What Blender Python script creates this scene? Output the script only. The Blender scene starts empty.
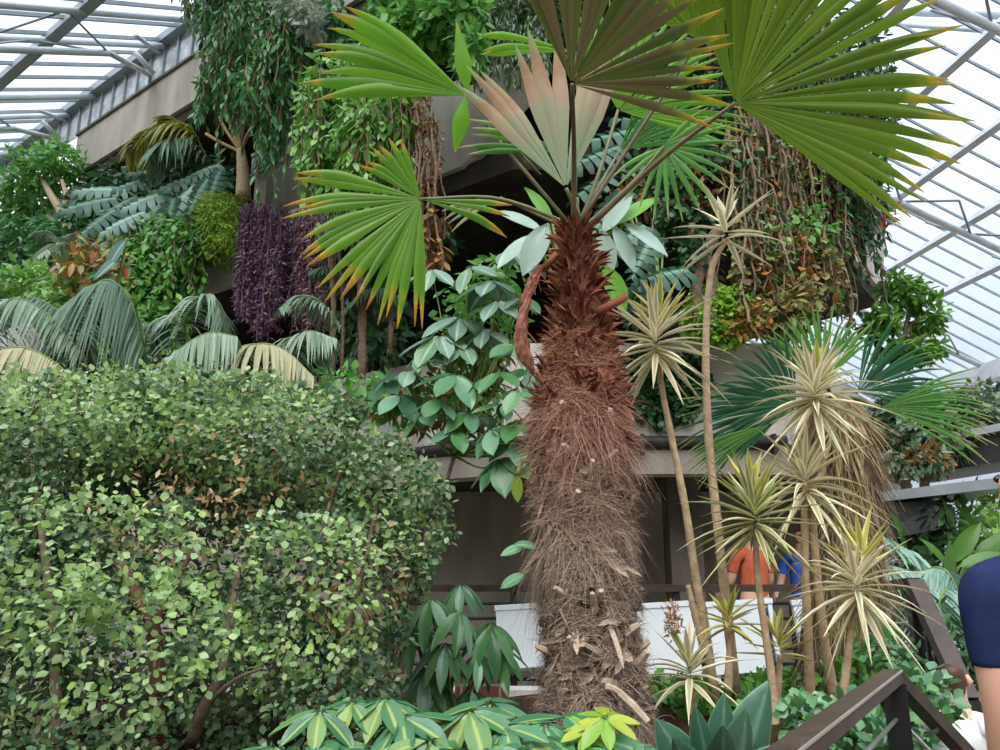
import bpy, math, random
import numpy as np
from mathutils import Vector
C = bpy.context.scene.collection
rng = np.random.default_rng(7)
PI = math.pi

# ------------------------------------------------------------------ camera
F = 760.0
PITCH = math.radians(13.7)
CP, SP = math.cos(PITCH), math.sin(PITCH)
CAM = np.array([0.0, 0.0, 1.5])
RIGHT = np.array([1.0, 0, 0]); FWD = np.array([0, CP, SP]); UPV = np.array([0, -SP, CP])
cam_d = bpy.data.cameras.new('camera'); cam = bpy.data.objects.new('camera', cam_d); C.objects.link(cam)
cam.location = CAM; cam.rotation_euler = (math.pi/2 + PITCH, 0, 0)
cam_d.sensor_width = 36; cam_d.lens = 36*F/1000; cam_d.clip_start = 0.05; cam_d.clip_end = 300
bpy.context.scene.camera = cam

def ray(px, py):
    return RIGHT*((px-500)/F) + UPV*((375-py)/F) + FWD
def P(px, py, D):
    """point of the place seen at a pixel of the photograph, D metres in front of the camera along the ground"""
    d = ray(px, py); return CAM + d*(D/d[1])
def PL(px, py, off=0.0):          # on the left facade (or off metres in front of it)
    d = ray(px, py); return CAM + d*((6.0-off)/(0.6*d[0]+0.8*d[1]))
def PR(px, py, off=0.0):          # on the right facade
    d = ray(px, py); k = RN[0]*d[0]+RN[1]*d[1]
    return CAM + d*((RS+off)/k)
def mpp(p):                        # metres per pixel at a point
    return float(np.dot(np.asarray(p)-CAM, FWD))/F

# ------------------------------------------------------------------ materials
def lin(c):
    if isinstance(c, str):
        c = [int(c[i:i+2], 16)/255 for i in (0, 2, 4)]
    return tuple(x/12.92 if x <= 0.04045 else ((x+0.055)/1.055)**2.4 for x in c) + (1,)
def newmat(name):
    m = bpy.data.materials.new(name); m.use_nodes = True
    nt = m.node_tree; nt.nodes.clear()
    out = nt.nodes.new('ShaderNodeOutputMaterial')
    return m, nt, out
def ramp(nt, fac, stops, interp='LINEAR'):
    r = nt.nodes.new('ShaderNodeValToRGB'); r.color_ramp.interpolation = interp
    e = r.color_ramp.elements
    while len(e) < len(stops): e.new(0.5)
    for i, (p, c) in enumerate(stops):
        e[i].position = p; e[i].color = lin(c)
    if fac is not None: nt.links.new(fac, r.inputs[0])
    return r.outputs[0]
def noise(nt, scale, detail=3, coord='Object', rough=0.6):
    tc = nt.nodes.new('ShaderNodeTexCoord'); n = nt.nodes.new('ShaderNodeTexNoise')
    n.inputs['Scale'].default_value = scale; n.inputs['Detail'].default_value = detail; n.inputs['Roughness'].default_value = rough
    nt.links.new(tc.outputs[coord], n.inputs['Vector']); return n.outputs[0]
def mixc(nt, a, b, fac, mode='MIX'):
    m = nt.nodes.new('ShaderNodeMix'); m.data_type = 'RGBA'; m.blend_type = mode
    for s, v in ((m.inputs[0], fac), (m.inputs[6], a), (m.inputs[7], b)):
        if hasattr(v, 'is_linked'): nt.links.new(v, s)
        elif isinstance(v, (int, float)): s.default_value = v
        else: s.default_value = lin(v)
    return m.outputs[2]
def principled(nt, out, col, rough=0.6, spec=0.4, transl=0.0, bump=None, metal=0.0):
    b = nt.nodes.new('ShaderNodeBsdfPrincipled')
    if hasattr(col, 'is_linked'): nt.links.new(col, b.inputs['Base Color'])
    else: b.inputs['Base Color'].default_value = lin(col)
    b.inputs['Roughness'].default_value = rough; b.inputs['Metallic'].default_value = metal
    b.inputs['Specular IOR Level'].default_value = spec
    if bump is not None:
        bp = nt.nodes.new('ShaderNodeBump'); bp.inputs['Strength'].default_value = bump[1]; bp.inputs['Distance'].default_value = bump[2] if len(bump) > 2 else 0.02
        nt.links.new(bump[0], bp.inputs['Height']); nt.links.new(bp.outputs[0], b.inputs['Normal'])
    if transl > 0:
        t = nt.nodes.new('ShaderNodeBsdfTranslucent'); mx = nt.nodes.new('ShaderNodeMixShader'); mx.inputs[0].default_value = transl
        if hasattr(col, 'is_linked'): nt.links.new(col, t.inputs['Color'])
        else: t.inputs['Color'].default_value = lin(col)
        nt.links.new(b.outputs[0], mx.inputs[1]); nt.links.new(t.outputs[0], mx.inputs[2]); nt.links.new(mx.outputs[0], out.inputs[0])
    else:
        nt.links.new(b.outputs[0], out.inputs[0])
    return b
def leafmat(name, cols, rough=0.42, transl=0.3, spec=0.5, edge=None, midrib=None, tip=None):
    """each leaf its own shade (random per island); edge / midrib colours across the leaf, tip colour along it"""
    m, nt, out = newmat(name)
    g = nt.nodes.new('ShaderNodeNewGeometry')
    n = len(cols)
    col = ramp(nt, g.outputs['Random Per Island'], [((i+0.0)/max(1, n-1), c) for i, c in enumerate(cols)])
    if edge or midrib or tip:
        uv = nt.nodes.new('ShaderNodeUVMap'); sx = nt.nodes.new('ShaderNodeSeparateXYZ'); nt.links.new(uv.outputs[0], sx.inputs[0])
        if edge or midrib:
            a = nt.nodes.new('ShaderNodeMath'); a.operation = 'SUBTRACT'; a.inputs[1].default_value = 0.5; nt.links.new(sx.outputs[0], a.inputs[0])
            b = nt.nodes.new('ShaderNodeMath'); b.operation = 'ABSOLUTE'; nt.links.new(a.outputs[0], b.inputs[0])
            if edge:
                f = ramp(nt, b.outputs[0], [(edge[1], '000000'), (min(0.5, edge[1]+0.12), 'ffffff')])
                col = mixc(nt, col, edge[0], f)
            if midrib:
                f = ramp(nt, b.outputs[0], [(midrib[1], 'ffffff'), (midrib[1]+0.1, '000000')])
                col = mixc(nt, col, midrib[0], f)
        if tip:
            nz = noise(nt, tip[2] if len(tip) > 2 else 9, 2)
            a = nt.nodes.new('ShaderNodeMath'); a.operation = 'MULTIPLY_ADD'; a.inputs[1].default_value = 0.5; nt.links.new(nz, a.inputs[0]); nt.links.new(sx.outputs[1], a.inputs[2])
            st = tip[0]
            al = ramp(nt, a.outputs[0], [(0.0, '000000')] + [(min(0.999, p/1.5), 'ffffff' if i else '000000') for i, (p, c) in enumerate(st)])
            tc = ramp(nt, a.outputs[0], [(min(0.999, p/1.5), c) for p, c in st])
            # scale the sum (0..1.5) to the ramp's 0..1
            d = nt.nodes.new('ShaderNodeMath'); d.operation = 'DIVIDE'; d.inputs[1].default_value = 1.5; nt.links.new(a.outputs[0], d.inputs[0])
            for s in (al, tc): nt.links.new(d.outputs[0], s.node.inputs[0])
            col = mixc(nt, col, tc, al)
    principled(nt, out, col, rough, spec, transl)
    return m
def plain(name, a, b=None, scale=8, rough=0.6, spec=0.4, bump=0.0, metal=0.0, c=None):
    m, nt, out = newmat(name)
    nz = noise(nt, scale, 5)
    col = ramp(nt, nz, [(0.3, a), (0.7, b or a)] if c is None else [(0.3, a), (0.5, b), (0.7, c)])
    principled(nt, out, col, rough, spec, 0, (nz, bump) if bump else None, metal)
    return m

MAT = {}
def build_mats():
    M = MAT
    # concrete with rain stains
    for nm, cols in (('concrete', ('968d80', 'aba194', 'b9b0a2')), ('concrete_pale', ('b3aaa0', 'd3cbc0', 'dfd8ce')), ('concrete_dark', ('575046', '6a6257', '787064'))):
        m, nt, out = newmat(nm)
        tc = nt.nodes.new('ShaderNodeTexCoord'); mp = nt.nodes.new('ShaderNodeMapping'); mp.inputs['Scale'].default_value = (1.4, 1.4, 0.4)
        nt.links.new(tc.outputs['Object'], mp.inputs[0])
        n1 = nt.nodes.new('ShaderNodeTexNoise'); n1.inputs['Scale'].default_value = 2.2; n1.inputs['Detail'].default_value = 6; nt.links.new(mp.outputs[0], n1.inputs['Vector'])
        n2 = noise(nt, 60, 4)
        col = mixc(nt, ramp(nt, n1.outputs[0], [(0.28, cols[0]), (0.5, cols[1]), (0.7, cols[2])]), ramp(nt, n2, [(0.3, '8a8a8a'), (0.7, 'ffffff')]), 0.25, 'MULTIPLY')
        principled(nt, out, col, 0.85, 0.2, 0, (n2, 0.35, 0.01)); M[nm] = m
    # brick
    m, nt, out = newmat('brick')
    tc = nt.nodes.new('ShaderNodeTexCoord'); br = nt.nodes.new('ShaderNodeTexBrick'); mp = nt.nodes.new('ShaderNodeMapping')
    mp.inputs['Rotation'].default_value = (math.pi/2, 0, 0); nt.links.new(tc.outputs['Object'], mp.inputs[0]); nt.links.new(mp.outputs[0], br.inputs['Vector'])
    br.inputs['Scale'].default_value = 1; br.inputs['Brick Width'].default_value = 0.215; br.inputs['Row Height'].default_value = 0.075; br.inputs['Mortar Size'].default_value = 0.006
    br.inputs['Color1'].default_value = lin('7d4a44'); br.inputs['Color2'].default_value = lin('643a3a'); br.inputs['Mortar'].default_value = lin('8d8580')
    principled(nt, out, br.outputs[0], 0.85, 0.2, 0, (br.outputs[1], 0.4)); M['brick'] = m
    M['soil'] = plain('soil', '2e2119', '4a3626', 14, 0.95, 0.1, 0.8)
    M['paving'] = plain('paving', '6f665c', '8d8479', 5, 0.85, 0.2, 0.2)
    M['shaded_soffit'] = plain('shaded_soffit', '39332c', '4d463d', 3, 0.9, 0.1)  # slab concrete with the shade of the undersides darkened into its colour
    M['recess_shade'] = plain('recess_shade', '17151a', '232126', 1.5, 0.5, 0.2)  # near-black inner walls: the deep shade of the recesses painted as colour
    M['pipe'] = plain('pipe', '221f1e', '35302c', 6, 0.45)
    M['steel_white'] = plain('steel_white', 'c3c8cb', 'd9dde0', 3, 0.4, 0.5)
    M['steel_grey'] = plain('steel_grey', '7f868b', '949b9f', 3, 0.4, 0.5)
    M['alu'] = plain('alu', '9aa0a6', 'b5babd', 4, 0.35, 0.5, 0, 0.4)
    M['black_metal'] = plain('black_metal', '1c1b1d', '2a2829', 8, 0.42, 0.5)
    M['dark_wood'] = plain('dark_wood', '2f2520', '4d3d34', 12, 0.45, 0.5)
    M['cable'] = plain('cable', 'b8b8b4', 'd2d2ce', 5, 0.3, 0.5, 0, 0.7)
    M['white_board'] = plain('white_board', 'dfe5e8', 'eef2f3', 3, 0.45, 0.4)
    M['bark_brown'] = plain('bark_brown', '54463a', '7a6856', 22, 0.85, 0.2, 0.6)
    M['bark_red'] = plain('bark_red', '4a3228', '70503f', 18, 0.85, 0.2, 0.6)
    M['bark_pale'] = plain('bark_pale', '9c8468', 'c4ab8c', 26, 0.8, 0.2, 0.5)
    M['stem_green'] = plain('stem_green', '5f7538', '7d9048', 9, 0.55)
    M['petiole'] = plain('petiole', '59573a', '7b7a4f', 9, 0.5, 0.4)
    M['petiole_dark'] = plain('petiole_dark', '4a3a26', '6b5a38', 9, 0.5, 0.4)
    M['vine_brown'] = plain('vine_brown', '6a5444', '9a846e', 30, 0.9, 0.15, 0.6)
    M['rosette_dead'] = plain('rosette_dead', '8d7a55', 'b59c70', 20, 0.9, 0.15)
    M['skin'] = plain('skin', 'c99a80', 'd9ab92', 6, 0.5, 0.4)
    M['hair'] = plain('hair', '3a2418', '55362a', 40, 0.5, 0.4)
    M['navy_cloth'] = plain('navy_cloth', '1d2547', '28325a', 14, 0.9, 0.15, 0.2)
    M['grey_cloth'] = plain('grey_cloth', '4b4d52', '5d5f64', 14, 0.9, 0.15, 0.2)
    M['white_cloth'] = plain('white_cloth', 'dcdde3', 'ecedf0', 14, 0.9, 0.15, 0.2)
    M['orange_cloth'] = plain('orange_cloth', 'b85c3e', 'cc7050', 14, 0.9, 0.15, 0.2)
    M['blue_cloth'] = plain('blue_cloth', '2b58b8', '3c6cd0', 14, 0.9, 0.15, 0.2)
    M['denim'] = plain('denim', '2c3444', '3a4458', 14, 0.9, 0.15, 0.2)
    M['shoe'] = plain('shoe', '2a2624', '3a3532', 10, 0.6)
    M['eye'] = plain('eye', '2a1c14', '33241a', 5, 0.2)
    # glass: mostly clear
    m, nt, out = newmat('glass')
    t = nt.nodes.new('ShaderNodeBsdfTransparent'); t.inputs[0].default_value = (0.92, 0.95, 0.98, 1)
    gl = nt.nodes.new('ShaderNodeBsdfGlossy'); gl.inputs['Roughness'].default_value = 0.08
    mx = nt.nodes.new('ShaderNodeMixShader'); mx.inputs[0].default_value = 0.05
    nt.links.new(t.outputs[0], mx.inputs[1]); nt.links.new(gl.outputs[0], mx.inputs[2]); nt.links.new(mx.outputs[0], out.inputs[0]); M['glass'] = m
    # mottled obscured glass of the upstand
    m, nt, out = newmat('obscured_glass')
    t = nt.nodes.new('ShaderNodeBsdfTransparent'); t.inputs[0].default_value = (0.9, 0.92, 0.94, 1)
    d = nt.nodes.new('ShaderNodeBsdfDiffuse'); tl = nt.nodes.new('ShaderNodeBsdfTranslucent')
    nz = noise(nt, 5, 4); cc = ramp(nt, nz, [(0.35, 'a9aba8'), (0.65, 'e8eaea')])
    nt.links.new(cc, d.inputs[0]); nt.links.new(cc, tl.inputs[0])
    m1 = nt.nodes.new('ShaderNodeMixShader'); m1.inputs[0].default_value = 0.5; nt.links.new(d.outputs[0], m1.inputs[1]); nt.links.new(tl.outputs[0], m1.inputs[2])
    m2 = nt.nodes.new('ShaderNodeMixShader'); m2.inputs[0].default_value = 0.7; nt.links.new(t.outputs[0], m2.inputs[1]); nt.links.new(m1.outputs[0], m2.inputs[2])
    nt.links.new(m2.outputs[0], out.inputs[0]); M['obscured_glass'] = m
    # palm fibre: grey-brown low on the trunk, red-brown near the crown
    for nm, lo, hi in (('fibre', ('806e60', 'bea692'), ('74483a', 'b07a60')), ('fibre_core', ('4c3f35', '6e5c4e'), ('44291f', '684434'))):
        m, nt, out = newmat(nm)
        g = nt.nodes.new('ShaderNodeNewGeometry'); sx = nt.nodes.new('ShaderNodeSeparateXYZ'); nt.links.new(g.outputs['Position'], sx.inputs[0])
        rr = nt.nodes.new('ShaderNodeMapRange'); rr.inputs[1].default_value = 1.45; rr.inputs[2].default_value = 2.25; nt.links.new(sx.outputs[2], rr.inputs[0])
        nz = noise(nt, 7, 4)
        pick = g.outputs['Random Per Island'] if nm == 'fibre' else nz
        col = mixc(nt, ramp(nt, pick, [(0.2, lo[0]), (0.8, lo[1])]), ramp(nt, pick, [(0.2, hi[0]), (0.8, hi[1])]), rr.outputs[0])
        principled(nt, out, col, 0.9, 0.15, 0.0, (noise(nt, 60, 4), 0.8)); M[nm] = m
    M['stub'] = plain('stub', '9c8874', 'c0ae98', 20, 0.85, 0.2, 0.3)
    M['sheath'] = leafmat('sheath', ['5a3122', '7d4a35', '9c6850'], 0.8, 0.1, 0.2)
    M['sheath_pink'] = leafmat('sheath_pink', ['8a5748', 'a06d5c'], 0.7, 0.1, 0.2)
    M['straw'] = leafmat('straw', ['6f5c46', '93805f', 'ab9873', '7a634a'], 0.85, 0.15, 0.2)
    # foliage
    L = leafmat
    tipA = [(0.98, '7aa32a'), (1.14, 'c8a428'), (1.26, 'b07a30'), (1.36, '7d5a3c')]
    tipB = [(1.08, '88a436'), (1.24, 'b8a030'), (1.32, '8d6a34'), (1.4, '5d4028')]
    M['fan_bright'] = L('fan_bright', ['5c9420', '72aa26', '84b832'], 0.4, 0.5, 0.5, tip=(tipB, 6))
    M['fan_left'] = L('fan_left', ['548a22', '6a9c2a', '7aa83a'], 0.35, 0.45, 0.5, tip=(tipA, 7))
    M['fan_under'] = L('fan_under', ['5c761c', '688422', '789228'], 0.5, 0.55, 0.3, tip=(tipB, 6))
    M['fan_brown'] = L('fan_brown', ['4d5a28', '5d6630', '6a5a3a', '74784a'], 0.5, 0.4, 0.4, tip=(tipA, 6))
    M['fan_bleached'] = L('fan_bleached', ['9ab08a', 'b8b898', 'a8c098', 'c8b08c'], 0.5, 0.4, 0.4, tip=([(0.55, 'b8b898'), (0.85, 'c8a890'), (1.05, 'b08a68'), (1.2, '9ab078')], 11))
    M['fan_dark'] = L('fan_dark', ['24563a', '2f6a44', '3f7d4e'], 0.4, 0.3, 0.5, tip=([(1.05, '4f8a50'), (1.2, '9ab06a'), (1.3, 'b0a070')], 8))
    M['fan_mid'] = L('fan_mid', ['4d8a34', '5f9a40', '75aa50'], 0.4, 0.35, 0.5, tip=([(1.0, '7aa848'), (1.2, 'b0b070'), (1.3, 'b09a70')], 8))
    M['yucca'] = L('yucca', ['6f8a52', '8a9a62', '9aa86e'], 0.5, 0.25, 0.4, edge=('dccf9a', 0.22))
    M['yucca_cream'] = L('yucca_cream', ['a4a27c', 'c4bc98', 'b4b08c', '8a9a6a'], 0.55, 0.25, 0.4, edge=('f0e4c0', 0.2))
    M['yucca_yellow'] = L('yucca_yellow', ['a0a450', 'bcb464', '889c54'], 0.5, 0.3, 0.4, edge=('dccf7a', 0.22))
    M['shrub'] = L('shrub', ['3a5a38', '4c7048', '5c8054', '6e9062', '869c6a', '527058', '968f68', '94ac86'], 0.4, 0.28, 0.5)
    M['shrub_young'] = L('shrub_young', ['94b65c', 'a4c070', '8aaa70', 'b6c884', 'aac296', '7aa45c'], 0.4, 0.35, 0.5)
    M['shrub_dead'] = L('shrub_dead', ['7a5a3a', 'a08058', 'c8b48a', '6a4a30'], 0.7, 0.2, 0.2)
    M['schef'] = L('schef', ['447f54', '52905e', '629c6a', '3a7050'], 0.28, 0.25, 0.6, midrib=('8ac07a', 0.03))
    M['schef_var'] = L('schef_var', ['44784e', '528a5c', '3c6e50', '5f9058', '8ea658', '4a8058', '487e56'], 0.28, 0.25, 0.6, midrib=('a4b860', 0.02))
    M['schef_lime'] = L('schef_lime', ['7ab03c', '94bc48', 'c0c84a', '5f9c44'], 0.3, 0.35, 0.5)
    M['pale_leaf'] = L('pale_leaf', ['587c60', '84a08a', '4c7252', 'a8bcae', '5a8448', '6c8c74'], 0.25, 0.2, 0.7, midrib=('a0b8a4', 0.01))
    M['mid_leaf'] = L('mid_leaf', ['3f7040', '52884e', '6f9c60', '7aa884', '35603c'], 0.3, 0.25, 0.6)
    M['lime_leaf'] = L('lime_leaf', ['6aa838', '80b848', '5a9838'], 0.35, 0.4, 0.5)
    M['monstera'] = L('monstera', ['1c3828', '264834', '345844', '466854'], 0.42, 0.12, 0.3, midrib=('6a9478', 0.02))
    M['monstera_pale'] = L('monstera_pale', ['4f7460', '628474', '749082'], 0.4, 0.15, 0.35, midrib=('9cc0a8', 0.02))
    M['agave'] = L('agave', ['2c5240', '38604a', '486e58'], 0.35, 0.05, 0.5, midrib=('5d8068', 0.02), edge=('6a9070', 0.44))
    M['arch'] = L('arch', ['7d9478', '8fa488', 'a4b498', '65805c'], 0.4, 0.25, 0.5)
    M['arch_dark'] = L('arch_dark', ['4f6e4e', '6a8868', '3f5f44'], 0.4, 0.25, 0.5)
    M['arch_straw'] = L('arch_straw', ['a8a480', 'bcb48c', '98a078', 'c8b890'], 0.5, 0.25, 0.4)
    M['arch_yellow'] = L('arch_yellow', ['8a8a38', 'a89a30', '5d7038', '748048'], 0.5, 0.3, 0.4)
    M['climber'] = L('climber', ['6aa03c', '82b44a', '4f8a3c', '9cc458', 'a8cc8a'], 0.35, 0.35, 0.5)
    M['climber_fresh'] = L('climber_fresh', ['5c9c44', '72b04c', '86bc58', '447f3c', '9ac46a'], 0.4, 0.35, 0.5)
    M['weeping'] = L('weeping', ['3a6e34', '4d843c', '5f9648', '6a9c70', '2c5a30'], 0.35, 0.3, 0.5)
    M['ivy'] = L('ivy', ['2f5230', '3f663a', '52784a', '264428'], 0.4, 0.2, 0.5)
    M['ivy_grey'] = L('ivy_grey', ['4a6648', '64805c', '7a8e6e', '3a5238', '8a7a5c'], 0.5, 0.2, 0.4)
    M['ivy_autumn'] = L('ivy_autumn', ['7a6044', '8f7248', '6f7a40', '94944e', '5f4634', '76844a'], 0.6, 0.25, 0.3)
    M['moss_lime'] = L('moss_lime', ['8aa83a', '9cb848', '7a9a34'], 0.6, 0.3, 0.3)
    M['maiden_lime'] = L('maiden_lime', ['8cb83c', 'a0cc48', '78a434', 'b0d060'], 0.5, 0.4, 0.3)
    M['dead_fern'] = L('dead_fern', ['8a5a34', 'a0703c', '6a4228', 'a88a50'], 0.8, 0.2, 0.2)
    M['purple'] = L('purple', ['5c4058', '725268', '8a667c', '4a3248', '9c7c8a'], 0.5, 0.2, 0.4)
    M['purple_pink'] = L('purple_pink', ['96706c', 'a8827c', '86605e', 'b08c80'], 0.6, 0.2, 0.3)
    M['croton'] = L('croton', ['b8602c', 'c0803c', 'b8aa4c', '7a9a4c', 'a0523a', '5c8c4c', '4a7a40'], 0.35, 0.25, 0.5)
    M['red_leaf'] = L('red_leaf', ['8a3a30', 'a85a44', '6a2a28'], 0.5, 0.25, 0.4)
    M['tree_leaf'] = L('tree_leaf', ['4d8428', '62982f', '7cac3c', '3a6a24'], 0.35, 0.35, 0.5)
    M['grey_flower'] = L('grey_flower', ['a8b49c', 'bcc4b0', '8a9c80'], 0.6, 0.25, 0.3)
    M['fern_blue'] = L('fern_blue', ['7a9c8a', '94b4a4', '5f8870', 'a8c4b4'], 0.45, 0.25, 0.5)
    M['banana'] = L('banana', ['5a8830', '72a03c', '4c7a34', '86a84a'], 0.35, 0.4, 0.5)
    M['fern_hang'] = L('fern_hang', ['6f8a58', '88a070', '587848', '9aa888'], 0.5, 0.3, 0.3)
    M['flower_brown'] = L('flower_brown', ['b08048', 'a87040', 'c89c60'], 0.8, 0.2, 0.2)
    M['ground_leaf'] = L('ground_leaf', ['3a6e2c', '4f8a38', '649c40', '82b048'], 0.35, 0.3, 0.5)
build_mats()

# ------------------------------------------------------------------ mesh building
def nrm(a):
    a = np.asarray(a, float); return a/np.maximum(1e-9, np.linalg.norm(a, axis=-1, keepdims=True))
class MB:
    def __init__(s): s.V = []; s.UV = []; s.F = []; s.n = 0
    def add(s, V, Fs, UV=None):
        V = np.asarray(V, float).reshape(-1, 3)
        s.V.append(V); s.UV.append(np.zeros((len(V), 2)) if UV is None else np.asarray(UV, float).reshape(-1, 2))
        for f in (Fs if isinstance(Fs, list) else [Fs]):
            f = np.asarray(f, np.int64)
            if f.size: s.F.append(f + s.n)
        s.n += len(V)
    def tube(s, pts, rad, sides=7, cap=True, jit=0.0):
        pts = np.asarray(pts, float); n = len(pts); rad = np.broadcast_to(np.asarray(rad, float), (n,))
        t = np.gradient(pts, axis=0); t = nrm(t)
        a = np.where(np.abs(t[:, 2:3]) > 0.9, np.array([[1.0, 0, 0]]), np.array([[0, 0, 1.0]]))
        # steady frame
        ref = a[0]; A = []
        for i in range(n):
            u = ref - t[i]*np.dot(ref, t[i])
            u = u/max(1e-6, np.linalg.norm(u)); A.append(u); ref = u
        A = np.array(A); B = np.cross(t, A)
        th = np.linspace(0, 2*PI, sides, endpoint=False)
        ring = A[:, None, :]*np.cos(th)[None, :, None] + B[:, None, :]*np.sin(th)[None, :, None]
        rr = rad[:, None]*(1 + (rng.uniform(-jit, jit, (n, sides)) if jit else 0))
        V = (pts[:, None, :] + ring*np.asarray(rr)[..., None]).reshape(-1, 3)
        i = np.arange(n-1)[:, None]*sides; j = np.arange(sides)[None, :]; k = (np.arange(sides)+1) % sides
        Q = np.stack([i+j, i+k[None, :], i+sides+k[None, :], i+sides+j], -1).reshape(-1, 4)
        Fs = [Q]
        if cap: Fs += [np.arange(sides)[None, ::-1], (np.arange(sides)+(n-1)*sides)[None, :]]
        s.add(V, Fs)
    def prism(s, poly, z0, z1):
        """outline (xy) drawn up from z0 to z1; z0/z1 may be lists per corner"""
        poly = np.asarray(poly, float); n = len(poly)
        z0 = np.broadcast_to(np.asarray(z0, float), (n,)); z1 = np.broadcast_to(np.asarray(z1, float), (n,))
        V = np.vstack([np.column_stack([poly, z0]), np.column_stack([poly, z1])])
        i = np.arange(n); j = (i+1) % n
        s.add(V, [np.stack([i, j, j+n, i+n], -1), i[None, ::-1], (i+n)[None, :]])
    def hexa(s, a):
        s.add(a, np.array([[0, 3, 2, 1], [4, 5, 6, 7], [0, 1, 5, 4], [1, 2, 6, 5], [2, 3, 7, 6], [3, 0, 4, 7]]))
    def box(s, c, size, rz=0.0):
        x, y, z = np.asarray(size)/2; c = np.asarray(c, float)
        v = np.array([[-x, -y, -z], [x, -y, -z], [x, y, -z], [-x, y, -z], [-x, -y, z], [x, -y, z], [x, y, z], [-x, y, z]])
        cs, sn = math.cos(rz), math.sin(rz); R = np.array([[cs, -sn, 0], [sn, cs, 0], [0, 0, 1]])
        s.hexa(v@R.T + c)
    def beam(s, p0, p1, w, h, up=(0, 0, 1)):
        p0 = np.asarray(p0, float); p1 = np.asarray(p1, float); t = nrm(p1-p0)
        side = nrm(np.cross(t, up)); u = np.cross(side, t)
        a = [p+side*sx*w/2+u*sz*h/2 for p in (p0, p1) for sx, sz in ((-1, -1), (1, -1), (1, 1), (-1, 1))]
        s.hexa(a)
    def inst(s, T, pos, R, sc):
        """copies of a leaf template T at pos, frames R (columns side, axis, normal), sizes sc"""
        V, Fs, UV = T; N = len(pos)
        if N == 0: return
        sc = np.asarray(sc, float)
        sc = sc[:, None, None] if sc.ndim == 1 else sc[:, None, :]
        W = np.einsum('nij,nkj->nki', R, V[None]*sc) + np.asarray(pos)[:, None, :]
        off = (np.arange(N)*len(V))[:, None, None]
        s.add(W.reshape(-1, 3), [(f[None]+off).reshape(-1, f.shape[1]) for f in Fs], np.tile(UV, (N, 1)))
    def straps(s, base, d, L, W, droop=0.3, rows=6, fold=0.25, prof='lance', up=None, grav=(0, 0, -1.0), twist=0.0):
        base = np.asarray(base, float); d = nrm(d); N = len(base)
        L = np.broadcast_to(np.asarray(L, float), (N,)); W = np.broadcast_to(np.asarray(W, float), (N,)); droop = np.broadcast_to(np.asarray(droop, float), (N,))
        t = np.linspace(0, 1, rows)
        g = np.asarray(grav, float)
        p = base[:, None, :] + d[:, None, :]*(L[:, None]*t[None, :])[..., None] + g*(L[:, None]*droop[:, None]*t[None, :]**2)[..., None]
        tan = nrm(np.gradient(p, axis=1)) if rows > 2 else d[:, None, :].repeat(rows, 1)
        u = np.array([0, 0, 1.0]) if up is None else np.asarray(up, float)
        u = np.broadcast_to(u, (N, 3)) + rng.normal(0, 0.12+twist, (N, 3))
        side = nrm(np.cross(tan, u[:, None, :])); nn = np.cross(side, tan)
        if prof == 'lance': w = np.clip(np.minimum(0.45+t*3.0, (1-t)*1.9+0.02), 0, 1)
        elif prof == 'strap': w = np.clip(np.minimum(0.6+t*2, (1-t)*4+0.03), 0, 1)
        elif prof == 'agave': w = np.clip(np.interp(t, [0, .15, .5, .8, 1], [.75, .85, 1, .6, .02]), 0, 1)
        elif prof == 'hair': w = 1-t*0.7
        else: w = np.interp(t, [0, .3, .6, .85, 1], [.12, .85, 1, .6, .03])
        hw = (W[:, None]*w[None, :]/2)[..., None]
        V = np.stack([p-side*hw, p-nn*hw*fold*2, p+side*hw], 2)       # N, rows, 3, 3
        UV = np.zeros((N, rows, 3, 2)); UV[..., 0] = [0, 0.5, 1]; UV[..., 1] = t[None, :, None]
        i = np.arange(rows-1)[:, None]*3; c = np.array([[0, 1, 4, 3], [1, 2, 5, 4]])
        Q = (i[:, :, None] + c[None]).reshape(-1, 4)
        s.add(V.reshape(-1, 3), [(Q[None] + (np.arange(N)*rows*3)[:, None, None]).reshape(-1, 4)], UV.reshape(-1, 2))

def frames(axis, normal):
    y = nrm(axis); x = nrm(np.cross(y, normal)); z = np.cross(x, y)
    return np.stack([x, y, z], -1)
def leaf_T(w=0.45, fold=0.12, curl=0.12, shape=(0.4, 0.72)):
    a, b = shape
    V = np.array([[0, 0, 0], [-w/2, a, 0.0], [0, a, -fold*w], [w/2, a, 0], [-w*0.36, b, -curl*.4], [0, b, -fold*w-curl*.4], [w*0.36, b, -curl*.4], [0, 1, -curl]])
    T3 = np.array([[0, 2, 1], [0, 3, 2], [4, 5, 7], [5, 6, 7]]); Q = np.array([[1, 2, 5, 4], [2, 3, 6, 5]])
    UV = np.array([[.5, 0], [0, a], [.5, a], [1, a], [.1, b], [.5, b], [.9, b], [.5, 1]])
    return V, [T3, Q], UV
def big_leaf_T(w=0.5, fold=0.15, curl=0.2, rows=7, wave=0.0):
    t = np.linspace(0, 1, rows); hw = np.interp(t, [0, .12, .4, .7, .9, 1], [.03, .55, 1, .85, .4, .02])*w/2
    V = []; UV = []
    for i in range(rows):
        for k, sx in enumerate((-1, -.5, 0, .5, 1)):
            V.append([hw[i]*sx, t[i], -curl*t[i]**2 + fold*w*(abs(sx)**1.5)*0.6 - fold*w*0.3 + wave*math.sin(i*2.1+k)]); UV.append([(sx+1)/2, t[i]])
    Q = [[i*5+k, i*5+k+1, i*5+k+6, i*5+k+5] for i in range(rows-1) for k in range(4)]
    return np.array(V), [np.array(Q)], np.array(UV)
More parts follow.
